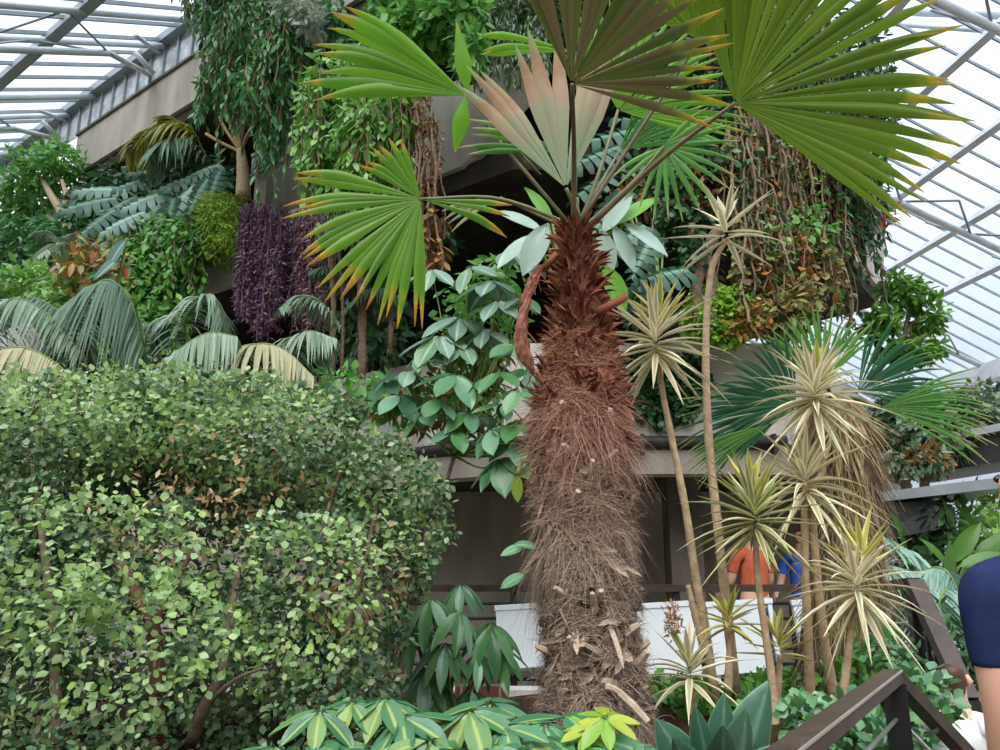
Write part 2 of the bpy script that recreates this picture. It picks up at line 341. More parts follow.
def monstera_T(lobes=7, w=0.78):
    """broad blade whose margin is cut into fingers by short slits"""
    V = []; UV = []; Q = []
    for sgn in (-1, 1):
        for i in range(lobes):
            a0, a1 = i/lobes, (i+1)/lobes; am = (a0+a1)/2
            wd = np.interp(am, [0, .12, .35, .65, .88, 1], [.62, .92, 1, .86, .5, .2])*w/2
            k = len(V)
            for f, g in ((0, 0), (.55, 0), (.82, .22), (1.0, .62)):
                sh = 0.20*f*(am-.25) - .10*f*(1-am)
                for q, aa in ((-1, a0), (1, a1)):
                    yy = am + (aa-am)*(1-g*(.7 if q < 0 else 1)) + sh
                    V.append([sgn*wd*f*(1 if q < 0 else np.interp(f, [0, .55, 1], [1, 1, .96])), yy, -.16*f*f - .14*am*am + .03*f]); UV.append([.5+sgn*f/2, am])
            Q += [[k+2*r, k+2*r+1, k+2*r+3, k+2*r+2] for r in range(3)]
    return np.array(V, float), [np.array(Q)], np.array(UV)
LEAF = leaf_T(); LEAF_N = leaf_T(0.28, 0.1, 0.25); LEAF_R = leaf_T(0.75, 0.1, 0.1, (0.4, 0.75)); BIG = big_leaf_T(); BIG_N = big_leaf_T(0.34, 0.12, 0.3); MON = monstera_T()

def mesh_obj(name, mb, mat, parent=None, smooth=True):
    V = np.vstack(mb.V); UV = np.vstack(mb.UV)
    root = parent
    while root is not None:
        V = V - np.array(root.location); root = root.parent
    me = bpy.data.meshes.new(name)
    tot = np.concatenate([np.full(len(f), f.shape[1]) for f in mb.F]); loops = np.concatenate([f.ravel() for f in mb.F])
    me.vertices.add(len(V)); me.vertices.foreach_set('co', V.astype(np.float32).ravel())
    me.loops.add(len(loops)); me.loops.foreach_set('vertex_index', loops.astype(np.int32))
    me.polygons.add(len(tot)); st = np.concatenate([[0], np.cumsum(tot)[:-1]])
    me.polygons.foreach_set('loop_start', st.astype(np.int32)); me.polygons.foreach_set('loop_total', tot.astype(np.int32))
    me.polygons.foreach_set('use_smooth', np.full(len(tot), bool(smooth)))
    uvl = me.uv_layers.new(name='UVMap'); uvl.data.foreach_set('uv', UV[loops].astype(np.float32).ravel())
    me.update(calc_edges=True); me.validate()
    me.materials.append(MAT[mat] if isinstance(mat, str) else mat)
    o = bpy.data.objects.new(name, me); C.objects.link(o)
    if parent is not None: o.parent = parent
    return o
def tag(o, label=None, cat=None, group=None, kind=None):
    for k, v in (('label', label), ('category', cat), ('group', group), ('kind', kind)):
        if v: o[k] = v
    return o
def thing(name, label, cat, loc, group=None):
    o = bpy.data.objects.new(name, None); o.empty_display_size = 0.1; C.objects.link(o)
    o.location = [float(x) for x in loc]; return tag(o, label, cat, group)
def struct(name, mb, mat, parent=None, smooth=False):
    o = mesh_obj(name, mb, mat, parent, smooth)
    if parent is None: o['kind'] = 'structure'
    return o

# ------------------------------------------------------------------ plant helpers
def blob(px, py, D, rx, ry, rd=None, pt=None):
    c = P(px, py, D) if pt is None else pt(px, py, D); m = mpp(c)
    return (c, np.array([rx*m, rd if rd is not None else rx*m*0.8, ry*m]))
def cloud(mb, blobs, n, size, T=LEAF, droop=0.3, shell=0.55, upn=0.7, side=None, clump=0):
    vol = np.array([b[1][0]*b[1][2] for b in blobs]); cnt = np.maximum(1, (n*vol/vol.sum()).astype(int))
    for (c, r), k in zip(blobs, cnt):
        if clump:
            m = max(3, k//clump)
            dd = nrm(rng.normal(size=(m, 3))); f = shell + (1.03-shell)*rng.random(m)**0.6
            cp = np.repeat(dd*f[:, None], clump, 0); u = nrm(np.repeat(dd, clump, 0) + rng.normal(0, .2, (m*clump, 3)))
            pos = c + cp*r + rng.normal(0, size[1]*0.75, (m*clump, 3)); k2 = m*clump
        else:
            u = nrm(rng.normal(size=(k, 3))); f = shell + (1.06-shell)*rng.random(k)**0.6
            bump = 1 + 0.16*np.sin(u[:, 0]*5+c[0]*3)*np.cos(u[:, 2]*6+c[2]) + 0.1*np.sin(u[:, 1]*9)
            pos = c + u*r*(f*bump)[:, None]; k2 = k
        ax = nrm(u*0.6 + rng.normal(0, 0.6, (k2, 3)) + np.array([0, 0, -droop]))
        nn = nrm(u*0.5 + rng.normal(0, 0.45, (k2, 3)) + np.array([0, -0.15, upn]))
        mb.inst(T, pos, frames(ax, nn), rng.uniform(size[0], size[1], k2))
def strands(mb_stem, mb_leaf, starts, lens, leaf, per_m, T=LEAF, rad=0.004, sway=0.05, droop=0.8, spread=0.5, sides=4):
    for s0, ln in zip(starts, lens):
        n = max(4, int(ln/0.12)); z = np.linspace(0, ln, n)
        wob = np.cumsum(rng.normal(0, sway*0.35, (n, 2)), 0)
        pts = np.column_stack([s0[0]+wob[:, 0], s0[1]+wob[:, 1], s0[2]-z])
        if mb_stem is not None: mb_stem.tube(pts, rad*rng.uniform(.7, 1.4), sides, False)
        if mb_leaf is not None and per_m:
            k = max(2, int(ln*per_m)); q = rng.random(k)*(n-1); i = q.astype(int).clip(0, n-2); f = (q-i)[:, None]
            pos = pts[i]*(1-f)+pts[i+1]*f
            o = rng.normal(size=(k, 3)); o[:, 2] *= 0.3; o = nrm(o)
            ax = nrm(o*spread + np.array([0, 0, -droop])); nn = nrm(o + rng.normal(0, .3, (k, 3)) + np.array([0, -.2, 0.4]))
            mb_leaf.inst(T, pos+o*leaf[0]*0.2, frames(ax, nn), rng.uniform(leaf[0], leaf[1], k))
def bez(pts, n=14):
    pts = np.asarray(pts, float); t = np.linspace(0, 1, n)
    # Catmull-Rom through the points
    k = len(pts)
    if k == 2: return pts[0] + (pts[1]-pts[0])*t[:, None]
    q = np.vstack([2*pts[0]-pts[1], pts, 2*pts[-1]-pts[-2]])
    s = t*(k-1); i = np.minimum(s.astype(int), k-2); f = (s-i)[:, None]
    p0, p1, p2, p3 = q[i], q[i+1], q[i+2], q[i+3]
    return 0.5*((2*p1)+(-p0+p2)*f+(2*p0-5*p1+4*p2-p3)*f**2+(-p0+3*p1-3*p2+p3)*f**3)
def pxline(pts, n=14):
    return bez([P(*p) for p in pts], n)
def fan(mb, hub, ang, tilt, R, a0, a1, nseg=34, join=0.5, droop=0.12, cup=0.1, face=0.0, spread_j=0.02, tipbend=0.1, width=1.0):
    """pleated fan blade. ang: direction of the middle segment as it shows (deg, 0 = right, 90 = up); tilt: lean towards (-) or away (+); a0..a1 the arc about it"""
    c, s_ = math.cos(math.radians(ang)), math.sin(math.radians(ang))
    ax = nrm(c*RIGHT + s_*UPV + tilt*FWD)
    n0 = nrm(-FWD + face*UPV); n = nrm(n0 - ax*np.dot(n0, ax)); sd = np.cross(n, ax)
    th = np.radians(np.linspace(a0, a1, nseg+1)); rows = 11
    rf = np.array([0.02, .12, .24, .36, .48, .58, .68, .78, .87, .94, 1.0])
    for i in range(nseg):
        m = (th[i]+th[i+1])/2 + rng.normal(0, spread_j); h = (th[i+1]-th[i])/2*width
        Ri = R*(0.80+0.20*math.cos(m*0.75))*rng.uniform(0.92, 1.06); jn = join*rng.uniform(.85, 1.15)
        r = rf*Ri
        hw = np.where(rf <= jn, np.tan(h)*r, np.tan(h)*jn*Ri*np.clip(1-((rf-jn)/(1-jn))**1.5, 0.0, 1)+0.0015)
        d = math.cos(m)*ax + math.sin(m)*sd; lat = -math.sin(m)*ax + math.cos(m)*sd
        lift = cup*R*(rf**1.5)*(abs(math.sin(m))**1.5)
        base = hub + d*r[:, None] + n*lift[:, None]
        base = base + np.array([0, 0, -1.0])*(droop*R*rf**2.4 + tipbend*R*rng.uniform(0, 1)*np.clip((rf-.55)/.45, 0, 1)**2)[:, None]
        base = base + n*(rng.normal(0, 0.03)*R*rf**2)[:, None]
        pl = hw*0.55
        V = np.stack([base - lat*hw[:, None], base + n*pl[:, None], base + lat*hw[:, None]], 1).reshape(-1, 3)
        UV = np.zeros((rows, 3, 2)); UV[..., 0] = [0, .5, 1]; UV[..., 1] = rf[:, None]
        ii = np.arange(rows-1)[:, None]*3; cc = np.array([[0, 1, 4, 3], [1, 2, 5, 4]])
        mb.add(V, [(ii[:, :, None]+cc[None]).reshape(-1, 4)], UV.reshape(-1, 2))
def pinnate(mb_r, mb_l, pts, leaf, n=40, droop=0.9, width=0.025, lean=0.5, rad=0.012, start=0.12, sidev=1.0):
    R = bez(pts, n); t = nrm(np.gradient(R, axis=0)); f = np.linspace(0, 1, n)
    mb_r.tube(R, rad*(1-0.8*f), 6)
    k0 = int(n*start)
    for sg in (-1, 1):
        side = nrm(np.cross(t, np.array([0, 0, 1.0])) + 1e-6)*sg*sidev
        ln = leaf*np.interp(f, [0, .2, .6, 1], [.6, 1, .9, .35])*rng.uniform(.9, 1.1, n)
        d = nrm(side*0.9 + t*lean + rng.normal(0, .06, (n, 3)) + np.array([0, 0, -0.25*droop]))
        mb_l.straps(R[k0:], d[k0:], ln[k0:], width, droop*rng.uniform(.7, 1.2, n-k0), 5, 0.2, 'lance', up=t[k0:]*0+np.array([0, 0, 1.0]))
def whorl(mb, c, n, L, axis=(0, 0, 1), drop=0.4, T=BIG, w=1.0):
    axis = nrm(axis); a = rng.uniform(0, 6.28) + np.arange(n)*2*PI/n
    x = nrm(np.cross(axis, [0.3, 0.9, 0.1])); y = np.cross(axis, x)
    o = np.cos(a)[:, None]*x + np.sin(a)[:, None]*y
    ax = nrm(o + axis*rng.uniform(-.1, .25, (n, 1)) + np.array([0, 0, -drop])); nn = nrm(axis + o*0.25 + rng.normal(0, .08, (n, 3)))
    sc = rng.uniform(.8, 1.1, n)*L
    mb.inst(T, np.repeat(np.array([c]), n, 0)+o*L*0.08, frames(ax, nn), np.stack([sc*w, sc, sc], -1))
def rosette(mb, c, n, L, W, up=0.25, down=-0.75, droop=0.25, prof='lance'):
    g = np.arange(n)*2.399963 + rng.uniform(0, .4, n); f = (np.arange(n)+.5)/n
    el = down + (1.25-down)*f**0.9
    d = np.column_stack([np.cos(g)*np.cos(el), np.sin(g)*np.cos(el), np.sin(el)])
    ln = L*np.interp(f, [0, .4, .85, 1], [.8, 1, .85, .5])*rng.uniform(.8, 1.12, n)
    base = c + np.column_stack([np.zeros(n), np.zeros(n), (f-.4)*L*0.35]) + d*0.01
    mb.straps(base, d, ln, W*rng.uniform(.8, 1.15, n), droop*rng.uniform(.3, 1.6, n)*np.cos(el), 6, 0.3, prof)
SKY0, SKY1, SUN, EXPO = 0.54, 2.6, 2.7, 0.4
# ------------------------------------------------------------------ the building
RN = (0.788, -0.616); RS = 0.788*2.8-0.616*7.4
OUT = [(-18.0, 21.0), (0.13, 7.4), (2.8, 7.4), (6.4, 12.0), (4.6, 14.4)]
A3 = (-8.67, 14.0)
def lines_parapet(mb, path, z0, z1, th=0.16, lean=0.0):
    path = [np.array(p) for p in path]; n = len(path); cen = np.array([0.5, 13.0])
    nr = []
    for i in range(n-1):
        d = path[i+1]-path[i]; d = d/np.linalg.norm(d); m = np.array([d[1], -d[0]])
        if np.dot(m, (path[i]+path[i+1])/2-cen) < 0: m = -m
        nr.append(m)
    inn = []
    for i in range(n):
        if i == 0: q = nr[0]; k = 1
        elif i == n-1: q = nr[-1]; k = 1
        else:
            q = nr[i-1]+nr[i]; q = q/np.linalg.norm(q); k = 1/max(.4, np.dot(q, nr[i]))
        inn.append((path[i]-q*th*k, path[i]+q*lean*k))
    for i in range(n-1):
        a, b = path[i], path[i+1]; ai, ao = inn[i]; bi, bo = inn[i+1]
        v = [[*a, z0], [*b, z0], [*bi, z0], [*ai, z0], [*ao, z1], [*bo, z1], [*(bi+bo-b), z1], [*(ai+ao-a), z1]]
        mb.hexa(v)
def build_tower():
    # slabs
    BACK = [(4.6, 18.0), (-6.0, 26.0)]
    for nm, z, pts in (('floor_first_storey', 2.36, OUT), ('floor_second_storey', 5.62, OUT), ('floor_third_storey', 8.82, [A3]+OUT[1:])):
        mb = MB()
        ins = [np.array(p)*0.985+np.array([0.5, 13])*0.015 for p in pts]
        mb.prism([tuple(p) for p in ins] + BACK, z, z+0.27); struct(nm, mb, 'shaded_soffit')
    mb = MB(); lines_parapet(mb, OUT, 2.62, 3.62, 0.16, 0.05); struct('wall_first_planter', mb, 'concrete_pale')
    # ledge below the first planter
    mb = MB(); lines_parapet(mb, [(-18.1, 20.9), (0.10, 7.26), (2.86, 7.26), (6.5, 11.9)], 2.30, 2.52, 0.3, 0.04); struct('trim_1', mb, 'concrete')
    # second-storey planters: the left one ends in a raked end, the right one turns the far corner
    mb = MB(); e0 = P(470, 168, 7.7); e1 = P(548, 76, 7.0)
    lines_parapet(mb, [OUT[0], (-2.6, 9.45)], 5.45, 6.12, 0.18, 0.10); lines_parapet(mb, [(-2.6, 9.45), (-0.45, 7.83)], 5.85, 6.9, 0.18, 0.10)
    a = np.array([-0.45, 7.83]); b = np.array([0.42, 7.18]); i_ = np.array([0.11, 0.145])
    mb.hexa([[*a, 5.85], [*b, 6.55], [*(b+i_), 6.55], [*(a+i_), 5.85], [*(a-.1*np.array([.6, .8])), 6.9], [*(b-.1*np.array([.6, .8])), 6.95], [*(b+i_), 6.95], [*(a+i_), 6.9]])
    struct('wall_second_planter_left', mb, 'concrete_pale')
    mb = MB(); lines_parapet(mb, [(3.0, 7.66), OUT[3], OUT[4]], 5.85, 6.9, 0.18, 0.12); struct('wall_second_planter_right', mb, 'concrete_pale')
    mb = MB(); lines_parapet(mb, [A3, OUT[1], OUT[2], OUT[3]], 9.05, 9.95, 0.2, 0.0)
    struct('wall_third_balcony', mb, 'concrete')
    # coping line along the third balcony
    mb = MB(); lines_parapet(mb, [(A3[0]-.03, A3[1]-.03), (OUT[1][0], OUT[1][1]-.05)], 9.95, 10.0, 0.24, 0.0); struct('trim_2', mb, 'concrete_dark')
    # inner walls
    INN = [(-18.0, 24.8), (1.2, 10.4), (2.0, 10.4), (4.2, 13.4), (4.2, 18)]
    mb = MB(); lines_parapet(mb, INN, 0.0, 12.5, 0.25); struct('wall_back', mb, 'recess_shade')
    # cross walls between the planters
    mb = MB()
    for (p0, p1) in (((-3.55, 10.28), (-2.6, 11.6)), ((-8.4, 13.9), (-7.4, 15.2))):
        d = np.array(p1)-np.array(p0); d /= np.linalg.norm(d); s = np.array([-d[1], d[0]])*0.14
        mb.prism([np.array(p0)-s, np.array(p0)+s, np.array(p1)+s, np.array(p1)-s], 5.9, 8.82)
    struct('wall_cross', mb, 'concrete')
    mb = MB(); mb.beam([-8, 10.0, 1.2], [4.3, 10.0, 1.2], .2, 2.36); struct('wall_under_ledge', mb, 'concrete')
    # columns under the first storey
    for i, (x, y) in enumerate(((0.5, 8.0), (1.95, 8.3), (4.6, 10.4), (-1.4, 9.2))):
        mb = MB(); mb.prism([(x-.17, y-.17), (x+.17, y-.17), (x+.17, y+.17), (x-.17, y+.17)], 0, 2.36); struct('wall_pier_%d' % (i+1), mb, 'concrete_dark')
    # dark pipe running along the ledge
    mb = MB(); mb.tube([(-4.0, 10.35, 2.60), (0.05, 7.2, 2.60), (2.72, 7.17, 2.60)], 0.055, 10); mb.tube([(2.95, 7.32, 2.60), (6.2, 11.6, 2.60)], 0.055, 10)
    p = mesh_obj('water_pipe', mb, 'pipe'); tag(p, 'dark round pipe running along the concrete ledge under the lower planter', 'pipe')
    for x in (0.7, 1.35, 2.0, 2.6):
        mb = MB(); mb.box((x, 7.2, 2.57), (0.03, 0.16, 0.19)); mesh_obj('pipe_clip', mb, 'black_metal', p, False)
    # metal balcony rail on the second planter
    t = thing('balcony_rail', 'grey metal rail behind the purple trailing plant on the upper planter', 'railing', PL(285, 212))
    a, b = PL(248, 212, 0.0), PL(316, 212, 0.0); a[2] = b[2] = 6.95
    mb = MB(); mb.beam(a+[0, 0, .42], b+[0, 0, .42], .06, .05); mb.beam(a+[0, 0, .1], b+[0, 0, .1], .04, .03); mesh_obj('top_rail', mb, 'steel_grey', t, False)
    mb = MB(); mb.beam(a+[0, 0, .27], b+[0, 0, .27], .02, .22); mesh_obj('panel', mb, 'steel_grey', t, False)
    for f in (0.02, .5, .98):
        mb = MB(); q = a+(b-a)*f; mb.tube([q, q+[0, 0, .42]], .02, 6); mesh_obj('post', mb, 'steel_grey', t)
    # canopy at the right, steel edge with a dark soffit
    mb = MB(); a = P(868, 503, 8.2); b = P(1010, 487, 7.2); bk = np.array([0.6, 1.6, 0])
    mb.hexa([a, b, b+bk, a+bk, a+[0, 0, .10], b+[0, 0, .10], b+bk+[0, 0, .10], a+bk+[0, 0, .10]]); struct('trim_3', mb, 'steel_grey')
    mb = MB(); a2 = a-[0.1, -.05, .42]; b2 = P(948, 497, 7.75)-[0, 0, 0.3]
    mb.hexa([a2, b2, b2+bk, a2+bk, a-[.1, -.05, .01], P(948, 497, 7.75)-[0, 0, .02]+[0, .05, 0], b2+bk+[0, 0, .3], a+bk-[0, 0, .02]]); struct('trim_4', mb, 'black_metal')
    a = P(950, 470, 8.6); b = P(1040, 455, 8.0); mb = MB()
    mb.hexa([a, b, b+bk, a+bk, a+[0, 0, .33], b+[0, 0, .33], b+bk+[0, 0, .33], a+bk+[0, 0, .33]]); struct('trim_5', mb, 'black_metal')
    mb = MB(); mb.beam(a+[0, -.03, .36], b+[0, -.03, .36], .12, .08); struct('trim_6', mb, 'alu')
build_tower()

# ------------------------------------------------------------------ glass roofs
SL = 0.55
def lp(s, w, dz=0.0): return np.array([0.6*s-0.8*w, 0.8*s+0.6*w, 10.75+SL*(s-6.0)-dz])
def lhit(px, py, dz):
    d = ray(px, py); t = (10.75-dz-6*SL-1.5)/(d[2]-SL*(0.6*d[0]+0.8*d[1])); p = CAM+d*t
    return 0.6*p[0]+0.8*p[1], -0.8*p[0]+0.6*p[1]
def left_roof():
    W0, W1, S0, S1 = 1.5, 24.0, -7.0, 5.95
    mb = MB(); mb.hexa([lp(S0, W0), lp(S1, W0), lp(S1, W1), lp(S0, W1), lp(S0, W0, -.012), lp(S1, W0, -.012), lp(S1, W1, -.012), lp(S0, W1, -.012)])
    root = struct('ceiling_left', mb, 'glass')
    mb = MB()
    for w in np.arange(W0, W1, 0.62): mb.beam(lp(S0, w, .03), lp(S1, w, .03), .045, .06)
    mesh_obj('glazing_bar', mb, 'steel_grey', root, False)
    s1, _ = lhit(46, 42, .12)
    for s in (s1, s1-4.4, s1-8.6):
        mb = MB(); mb.beam(lp(s, W0, .12), lp(s, W1, .12), .16, .14); mesh_obj('purlin', mb, 'steel_grey', root, False)
    mb = MB(); mb.beam(lp(5.95, W0, .05), lp(5.95, W1, .05), .26, .16); mesh_obj('gutter', mb, 'steel_grey', root, False)
    sA, wA = lhit(109, 53, .6); sB, wB = lhit(14, 128, .6); dw = wB-wA
    print('left truss', sA, wA, sB, wB)
    for k in range(-2, 5):
        w = wA+dw*k
        if w < W0+.2: continue
        for q in (-.55, .55):
            mb = MB(); mb.tube([lp(S0, w+q, .16), lp(5.9, w+q, .16)], .055, 8); mesh_obj('top_chord', mb, 'steel_white', root)
        e = lp(sA, w, .6); f = e+(PL(150, 75, .05)-lp(sA, wA, .6))
        mb = MB(); mb.tube([lp(S0, w, .6), e], .06, 8); mesh_obj('bottom_chord', mb, 'steel_white', root)
        mb = MB(); mb.tube([e, f], .05, 8); mesh_obj('strut', mb, 'steel_white', root)
        mb = MB(); mb.tube([lp(5.5, w+.75, .2), np.array([*lp(5.9, w+.75)[:2], 10.05])], .045, 8); mb.tube([lp(5.95, w+.75, .2), lp(5.2, w+.1, .2)], .04, 8)
        mesh_obj('bracket', mb, 'steel_white', root)
        mb = MB(); ss = np.arange(sA, S0, -2.0)
        for i in range(len(ss)-1):
            for q in (-.55, .55):
                mb.tube([lp(ss[i], w, .6), lp(ss[i]-.9, w+q, .16)], .018, 5); mb.tube([lp(ss[i]-.9, w+q, .16), lp(ss[i+1], w, .6)], .018, 5)
        mesh_obj('web', mb, 'steel_grey', root)
    # upstand of obscured glass between balcony and roof edge
    mb = MB(); a = lp(6.0, W0); b = lp(6.0, W1); a0 = a.copy(); b0 = b.copy(); a0[2] = b0[2] = 9.95
    mb.beam((a+a0)/2, (b+b0)/2, .015, .8); up = struct('wall_upstand', mb, 'obscured_glass')
    mb = MB()
    for w in np.arange(W0, W1, 0.46):
        p = lp(5.97, w); q = p.copy(); q[2] = 9.97; mb.beam(q, p, .05, .05, (-.8, .6, 0))
    mesh_obj('mullion', mb, 'steel_grey', up, False)
left_roof()
EH = nrm(np.array([-0.13, 1, 0])); RH = np.array([-EH[1], EH[0], 0]); TH = math.radians(26)
RV = RH*math.cos(TH)+np.array([0, 0, math.sin(TH)]); E0 = np.array([15.3, 23.4, 7.5]); RNRM = np.cross(EH, RV)
if RNRM[2] < 0: RNRM = -RNRM
def rp(e, r, dz=0.0): return E0+EH*e+RV*r-RNRM*dz
def rhit(px, py, dz=0.0):
    d = ray(px, py); k = np.dot(RNRM, E0-RNRM*dz-CAM)/np.dot(RNRM, d); p = CAM+d*k-E0
    return float(np.dot(p, EH)), float(np.dot(p, RV))
def right_roof():
    e0, e1, r1 = -24.0, 22.0, 15.0
    mb = MB(); mb.hexa([rp(e0, 0), rp(e1, 0), rp(e1, r1), rp(e0, r1), rp(e0, 0, -.015), rp(e1, 0, -.015), rp(e1, r1, -.015), rp(e0, r1, -.015)])
    root = struct('ceiling_right', mb, 'glass')
    mb = MB()
    for e in np.arange(e0, e1, 0.66): mb.beam(rp(e, 0, .05), rp(e, r1, .05), .035, .06, RNRM)
    mesh_obj('glazing_bar', mb, 'steel_grey', root, False)
    rr = [rhit(943, 165, .2)[1], rhit(944, 237, .2)[1], rhit(968, 281, .2)[1]]
    print('right purlins', rr)
    for r in sorted(set([0.0] + rr + [rr[0]+(rr[0]-rr[2])/2*k for k in (1, 2)])):
        if r > r1: continue
        mb = MB(); mb.beam(rp(e0, r, .2), rp(e1, r, .2), .15, .17, RNRM); mesh_obj('purlin', mb, 'steel_white', root, False)
    # trusses running up the slope, hung below the glass
    eA, rA = rhit(940, 238, .9); print('right truss', eA, rA)
    for k in range(-4, 5):
        e = eA+5.2*k
        if not e0 < e < e1: continue
        mb = MB(); mb.tube([rp(e, .3, .25), rp(e, r1, .9)], .085, 8); mesh_obj('bottom_chord', mb, 'steel_white', root)
        mb = MB()
        for r in np.arange(1.0, r1-1.6, 1.9):
            h = .25+.65*r/r1
            mb.tube([rp(e, r, h), rp(e-.6, r+.9, .2)], .03, 5); mb.tube([rp(e, r+1.9, h), rp(e-.6, r+.9, .2)], .03, 5); mb.tube([rp(e, r, h), rp(e+.6, r+.9, .2)], .03, 5)
        mesh_obj('web', mb, 'steel_grey', root)
    mb = MB(); mb.tube([P(868, 10, 15), P(1060, 17, 13)], .10, 8); mb.tube([P(868, 22, 15), P(1060, 36, 13)], .06, 8); mesh_obj('tie_tube', mb, 'steel_white', root)
    mb = MB(); a = rp(e0, 0); b = rp(e1, 0); mb.beam(a-[0, 0, .3], b-[0, 0, .3], .5, .55); mesh_obj('gutter', mb, 'steel_white', root, False)
    mb = MB(); mb.beam([a[0]+.1, a[1], 3.75], [b[0]+.1, b[1], 3.75], .02, 7.0); w = struct('window_1', mb, 'glass')
    mb = MB()
    for e in np.arange(e0, e1, 1.9):
        p = rp(e, 0); mb.beam([p[0], p[1], .05], [p[0], p[1], 7.3], .08, .08, (0, 1, 0))
    for z in (1.0, 3.2, 5.4): mb.beam([a[0], a[1], z], [b[0], b[1], z], .08, .08)
    mesh_obj('mullion', mb, 'steel_white', w, False)
right_roof()

# ------------------------------------------------------------------ ground, beds
def ground():
    for nm, a, b in (('wall_rear_blocker', (-24, -7), (24, -7)), ('wall_left_blocker', (-24, -7), (-24, 24))):  # unseen walls, added to cut low light from behind and the left
        mb = MB(); mb.beam([*a, 3.5], [*b, 3.5], .4, 7.0); struct(nm, mb, 'concrete')
    mb = MB(); mb.prism([(-25, -6), (25, -6), (25, 60), (-25, 60)], -0.2, 0.0); struct('floor', mb, 'paving')
    # raised bed of soil
    def poly_h(x, y):
        return np.interp(y, [1.4, 3.6, 4.6, 5.45], [0.86, 0.84, 0.72, 0.58]) + 0.03*math.sin(x*4+y*3)+0.02*math.sin(x*9-y*7)
    xs = np.linspace(0, 1, 60); ys = np.linspace(1.45, 5.45, 40); V = []
    for y in ys:
        xr = np.interp(y, [1.42, 2.5, 3.2, 4.2, 5.5], [0.42, 1.14, 1.52, 2.02, 2.33]); xl = -6.5
        for u in xs: x = xl+(xr-xl)*u; V.append([x, y, poly_h(x, y)])
    n = 60; Q = [[j*n+i, j*n+i+1, (j+1)*n+i+1, (j+1)*n+i] for j in range(39) for i in range(n-1)]
    mb = MB(); mb.add(V, [np.array(Q)]); struct('floor_soil', mb, 'soil', smooth=True)
    mb = MB(); path = [(-6.5, 1.42), (0.42, 1.42), (1.14, 2.5), (1.52, 3.2), (2.02, 4.2), (2.33, 5.5), (-6.5, 5.5)]
    for i in range(len(path)):
        a = np.array(path[i]); b = np.array(path[(i+1) % len(path)]); d = (b-a)/np.linalg.norm(b-a); s = np.array([d[1], -d[0]])*.1
        z = .8 if i < 3 else .58
        mb.prism([a, b, b+s, a+s], 0, z)
    struct('wall_bed', mb, 'brick')
    mb = MB(); mb.beam([-6.5, 5.5, .63], [2.3, 5.5, .63], .18, .06); struct('trim_7', mb, 'concrete_pale')
    mb = MB(); mb.box((-0.55, 4.5, .62), (.5, .22, .5)); mb.box((-0.1, 4.62, .69), (.3, .2, .5)); struct('wall_brick_pier', mb, 'brick')
    mb = MB(); mb.prism([(-6, 5.6), (2.9, 5.6), (6, 9), (6, 13), (-6, 16)], 0.0, 0.18); struct('floor_terrace', mb, 'paving')
ground()

# ------------------------------------------------------------------ railings and boards
def terrace_rail():
    y = 5.85; t = thing('terrace_railing', 'black horizontal bar railing across the terrace behind the white boards', 'railing', (0.6, y, .18))
    mb = MB(); mb.beam([-3.6, y, 1.30], [2.45, y, 1.30], .09, .05); mesh_obj('top_rail', mb, 'dark_wood', t, False)
    for x in (-3.5, -2.3, -1.1, 0.1, 1.3, 2.4):
        mb = MB(); mb.beam([x, y, .18], [x, y, 1.28], .05, .05, (0, 1, 0)); mesh_obj('post', mb, 'black_metal', t, False)
    for z in np.arange(.35, 1.22, .105):
        mb = MB(); mb.tube([(-3.5, y, z), (2.4, y, z)], .012, 6); mesh_obj('bar', mb, 'black_metal', t)
terrace_rail()
def board(x0, x1, yt, yb, label, leg=False):
    D = 5.72; a = P(x0, yb, D); b = P(x1, yb, D); c = P(x0, yt, D+.05)
    cx = (a[0]+b[0])/2; w = (b[0]-a[0]); zb, zt = a[2], c[2]
    t = thing('display_board', label, 'board', (cx, D, zb-.06), 'white boards along the terrace railing')
    lean = .05; tc, ts = math.cos(.06), math.sin(.06)
    def slab(x0, x1, z0, z1, th, dy=0):
        f = lambda z: D+dy+lean*(z-zb)/(zt-zb)
        v = np.array([[x0, f(z0), z0], [x1, f(z0), z0], [x1, f(z0)+th, z0], [x0, f(z0)+th, z0], [x0, f(z1), z1], [x1, f(z1), z1], [x1, f(z1)+th, z1], [x0, f(z1)+th, z1]])
        u = v[:, 0]-cx; q = v[:, 2]-zb; v[:, 0] = cx+u*tc-q*ts; v[:, 2] = zb+u*ts+q*tc; return v
    if leg:
        mb = MB(); mb.hexa(slab(cx-w/2, cx+w/2*.55, zb+.02, zt-.03, .018)); mesh_obj('panel', mb, 'white_board', t, False)
    else:
        mb = MB(); mb.hexa(slab(cx-w/2, cx+w/2, zb, zt-.03, .018)); mesh_obj('panel', mb, 'white_board', t, False)
    mb = MB(); mb.hexa(slab(cx-w/2-.008, cx+w/2+.008, zt-.035, zt, .035, -.008)); mesh_obj('top_edge', mb, 'white_board', t, False)
    for s in (-1, 1):
        xx = cx+s*(w/2-.015); mb = MB(); mb.hexa(slab(xx-.016, xx+.016, zb-.10, zt-.03, .02, .02 if not (leg and s > 0) else 0)); mesh_obj('leg', mb, 'white_board', t, False)
board(499, 546, 604, 668, 'white board left of the shaggy palm trunk')
board(644, 703, 602, 676, 'white board directly right of the shaggy palm trunk, behind the brown flower spike')
board(717, 784, 600, 676, 'white board behind the tall pale yucca stem, second from the palm trunk', True)
board(806, 842, 599, 678, 'narrow white board half hidden by the straw-skirted palm at its right')
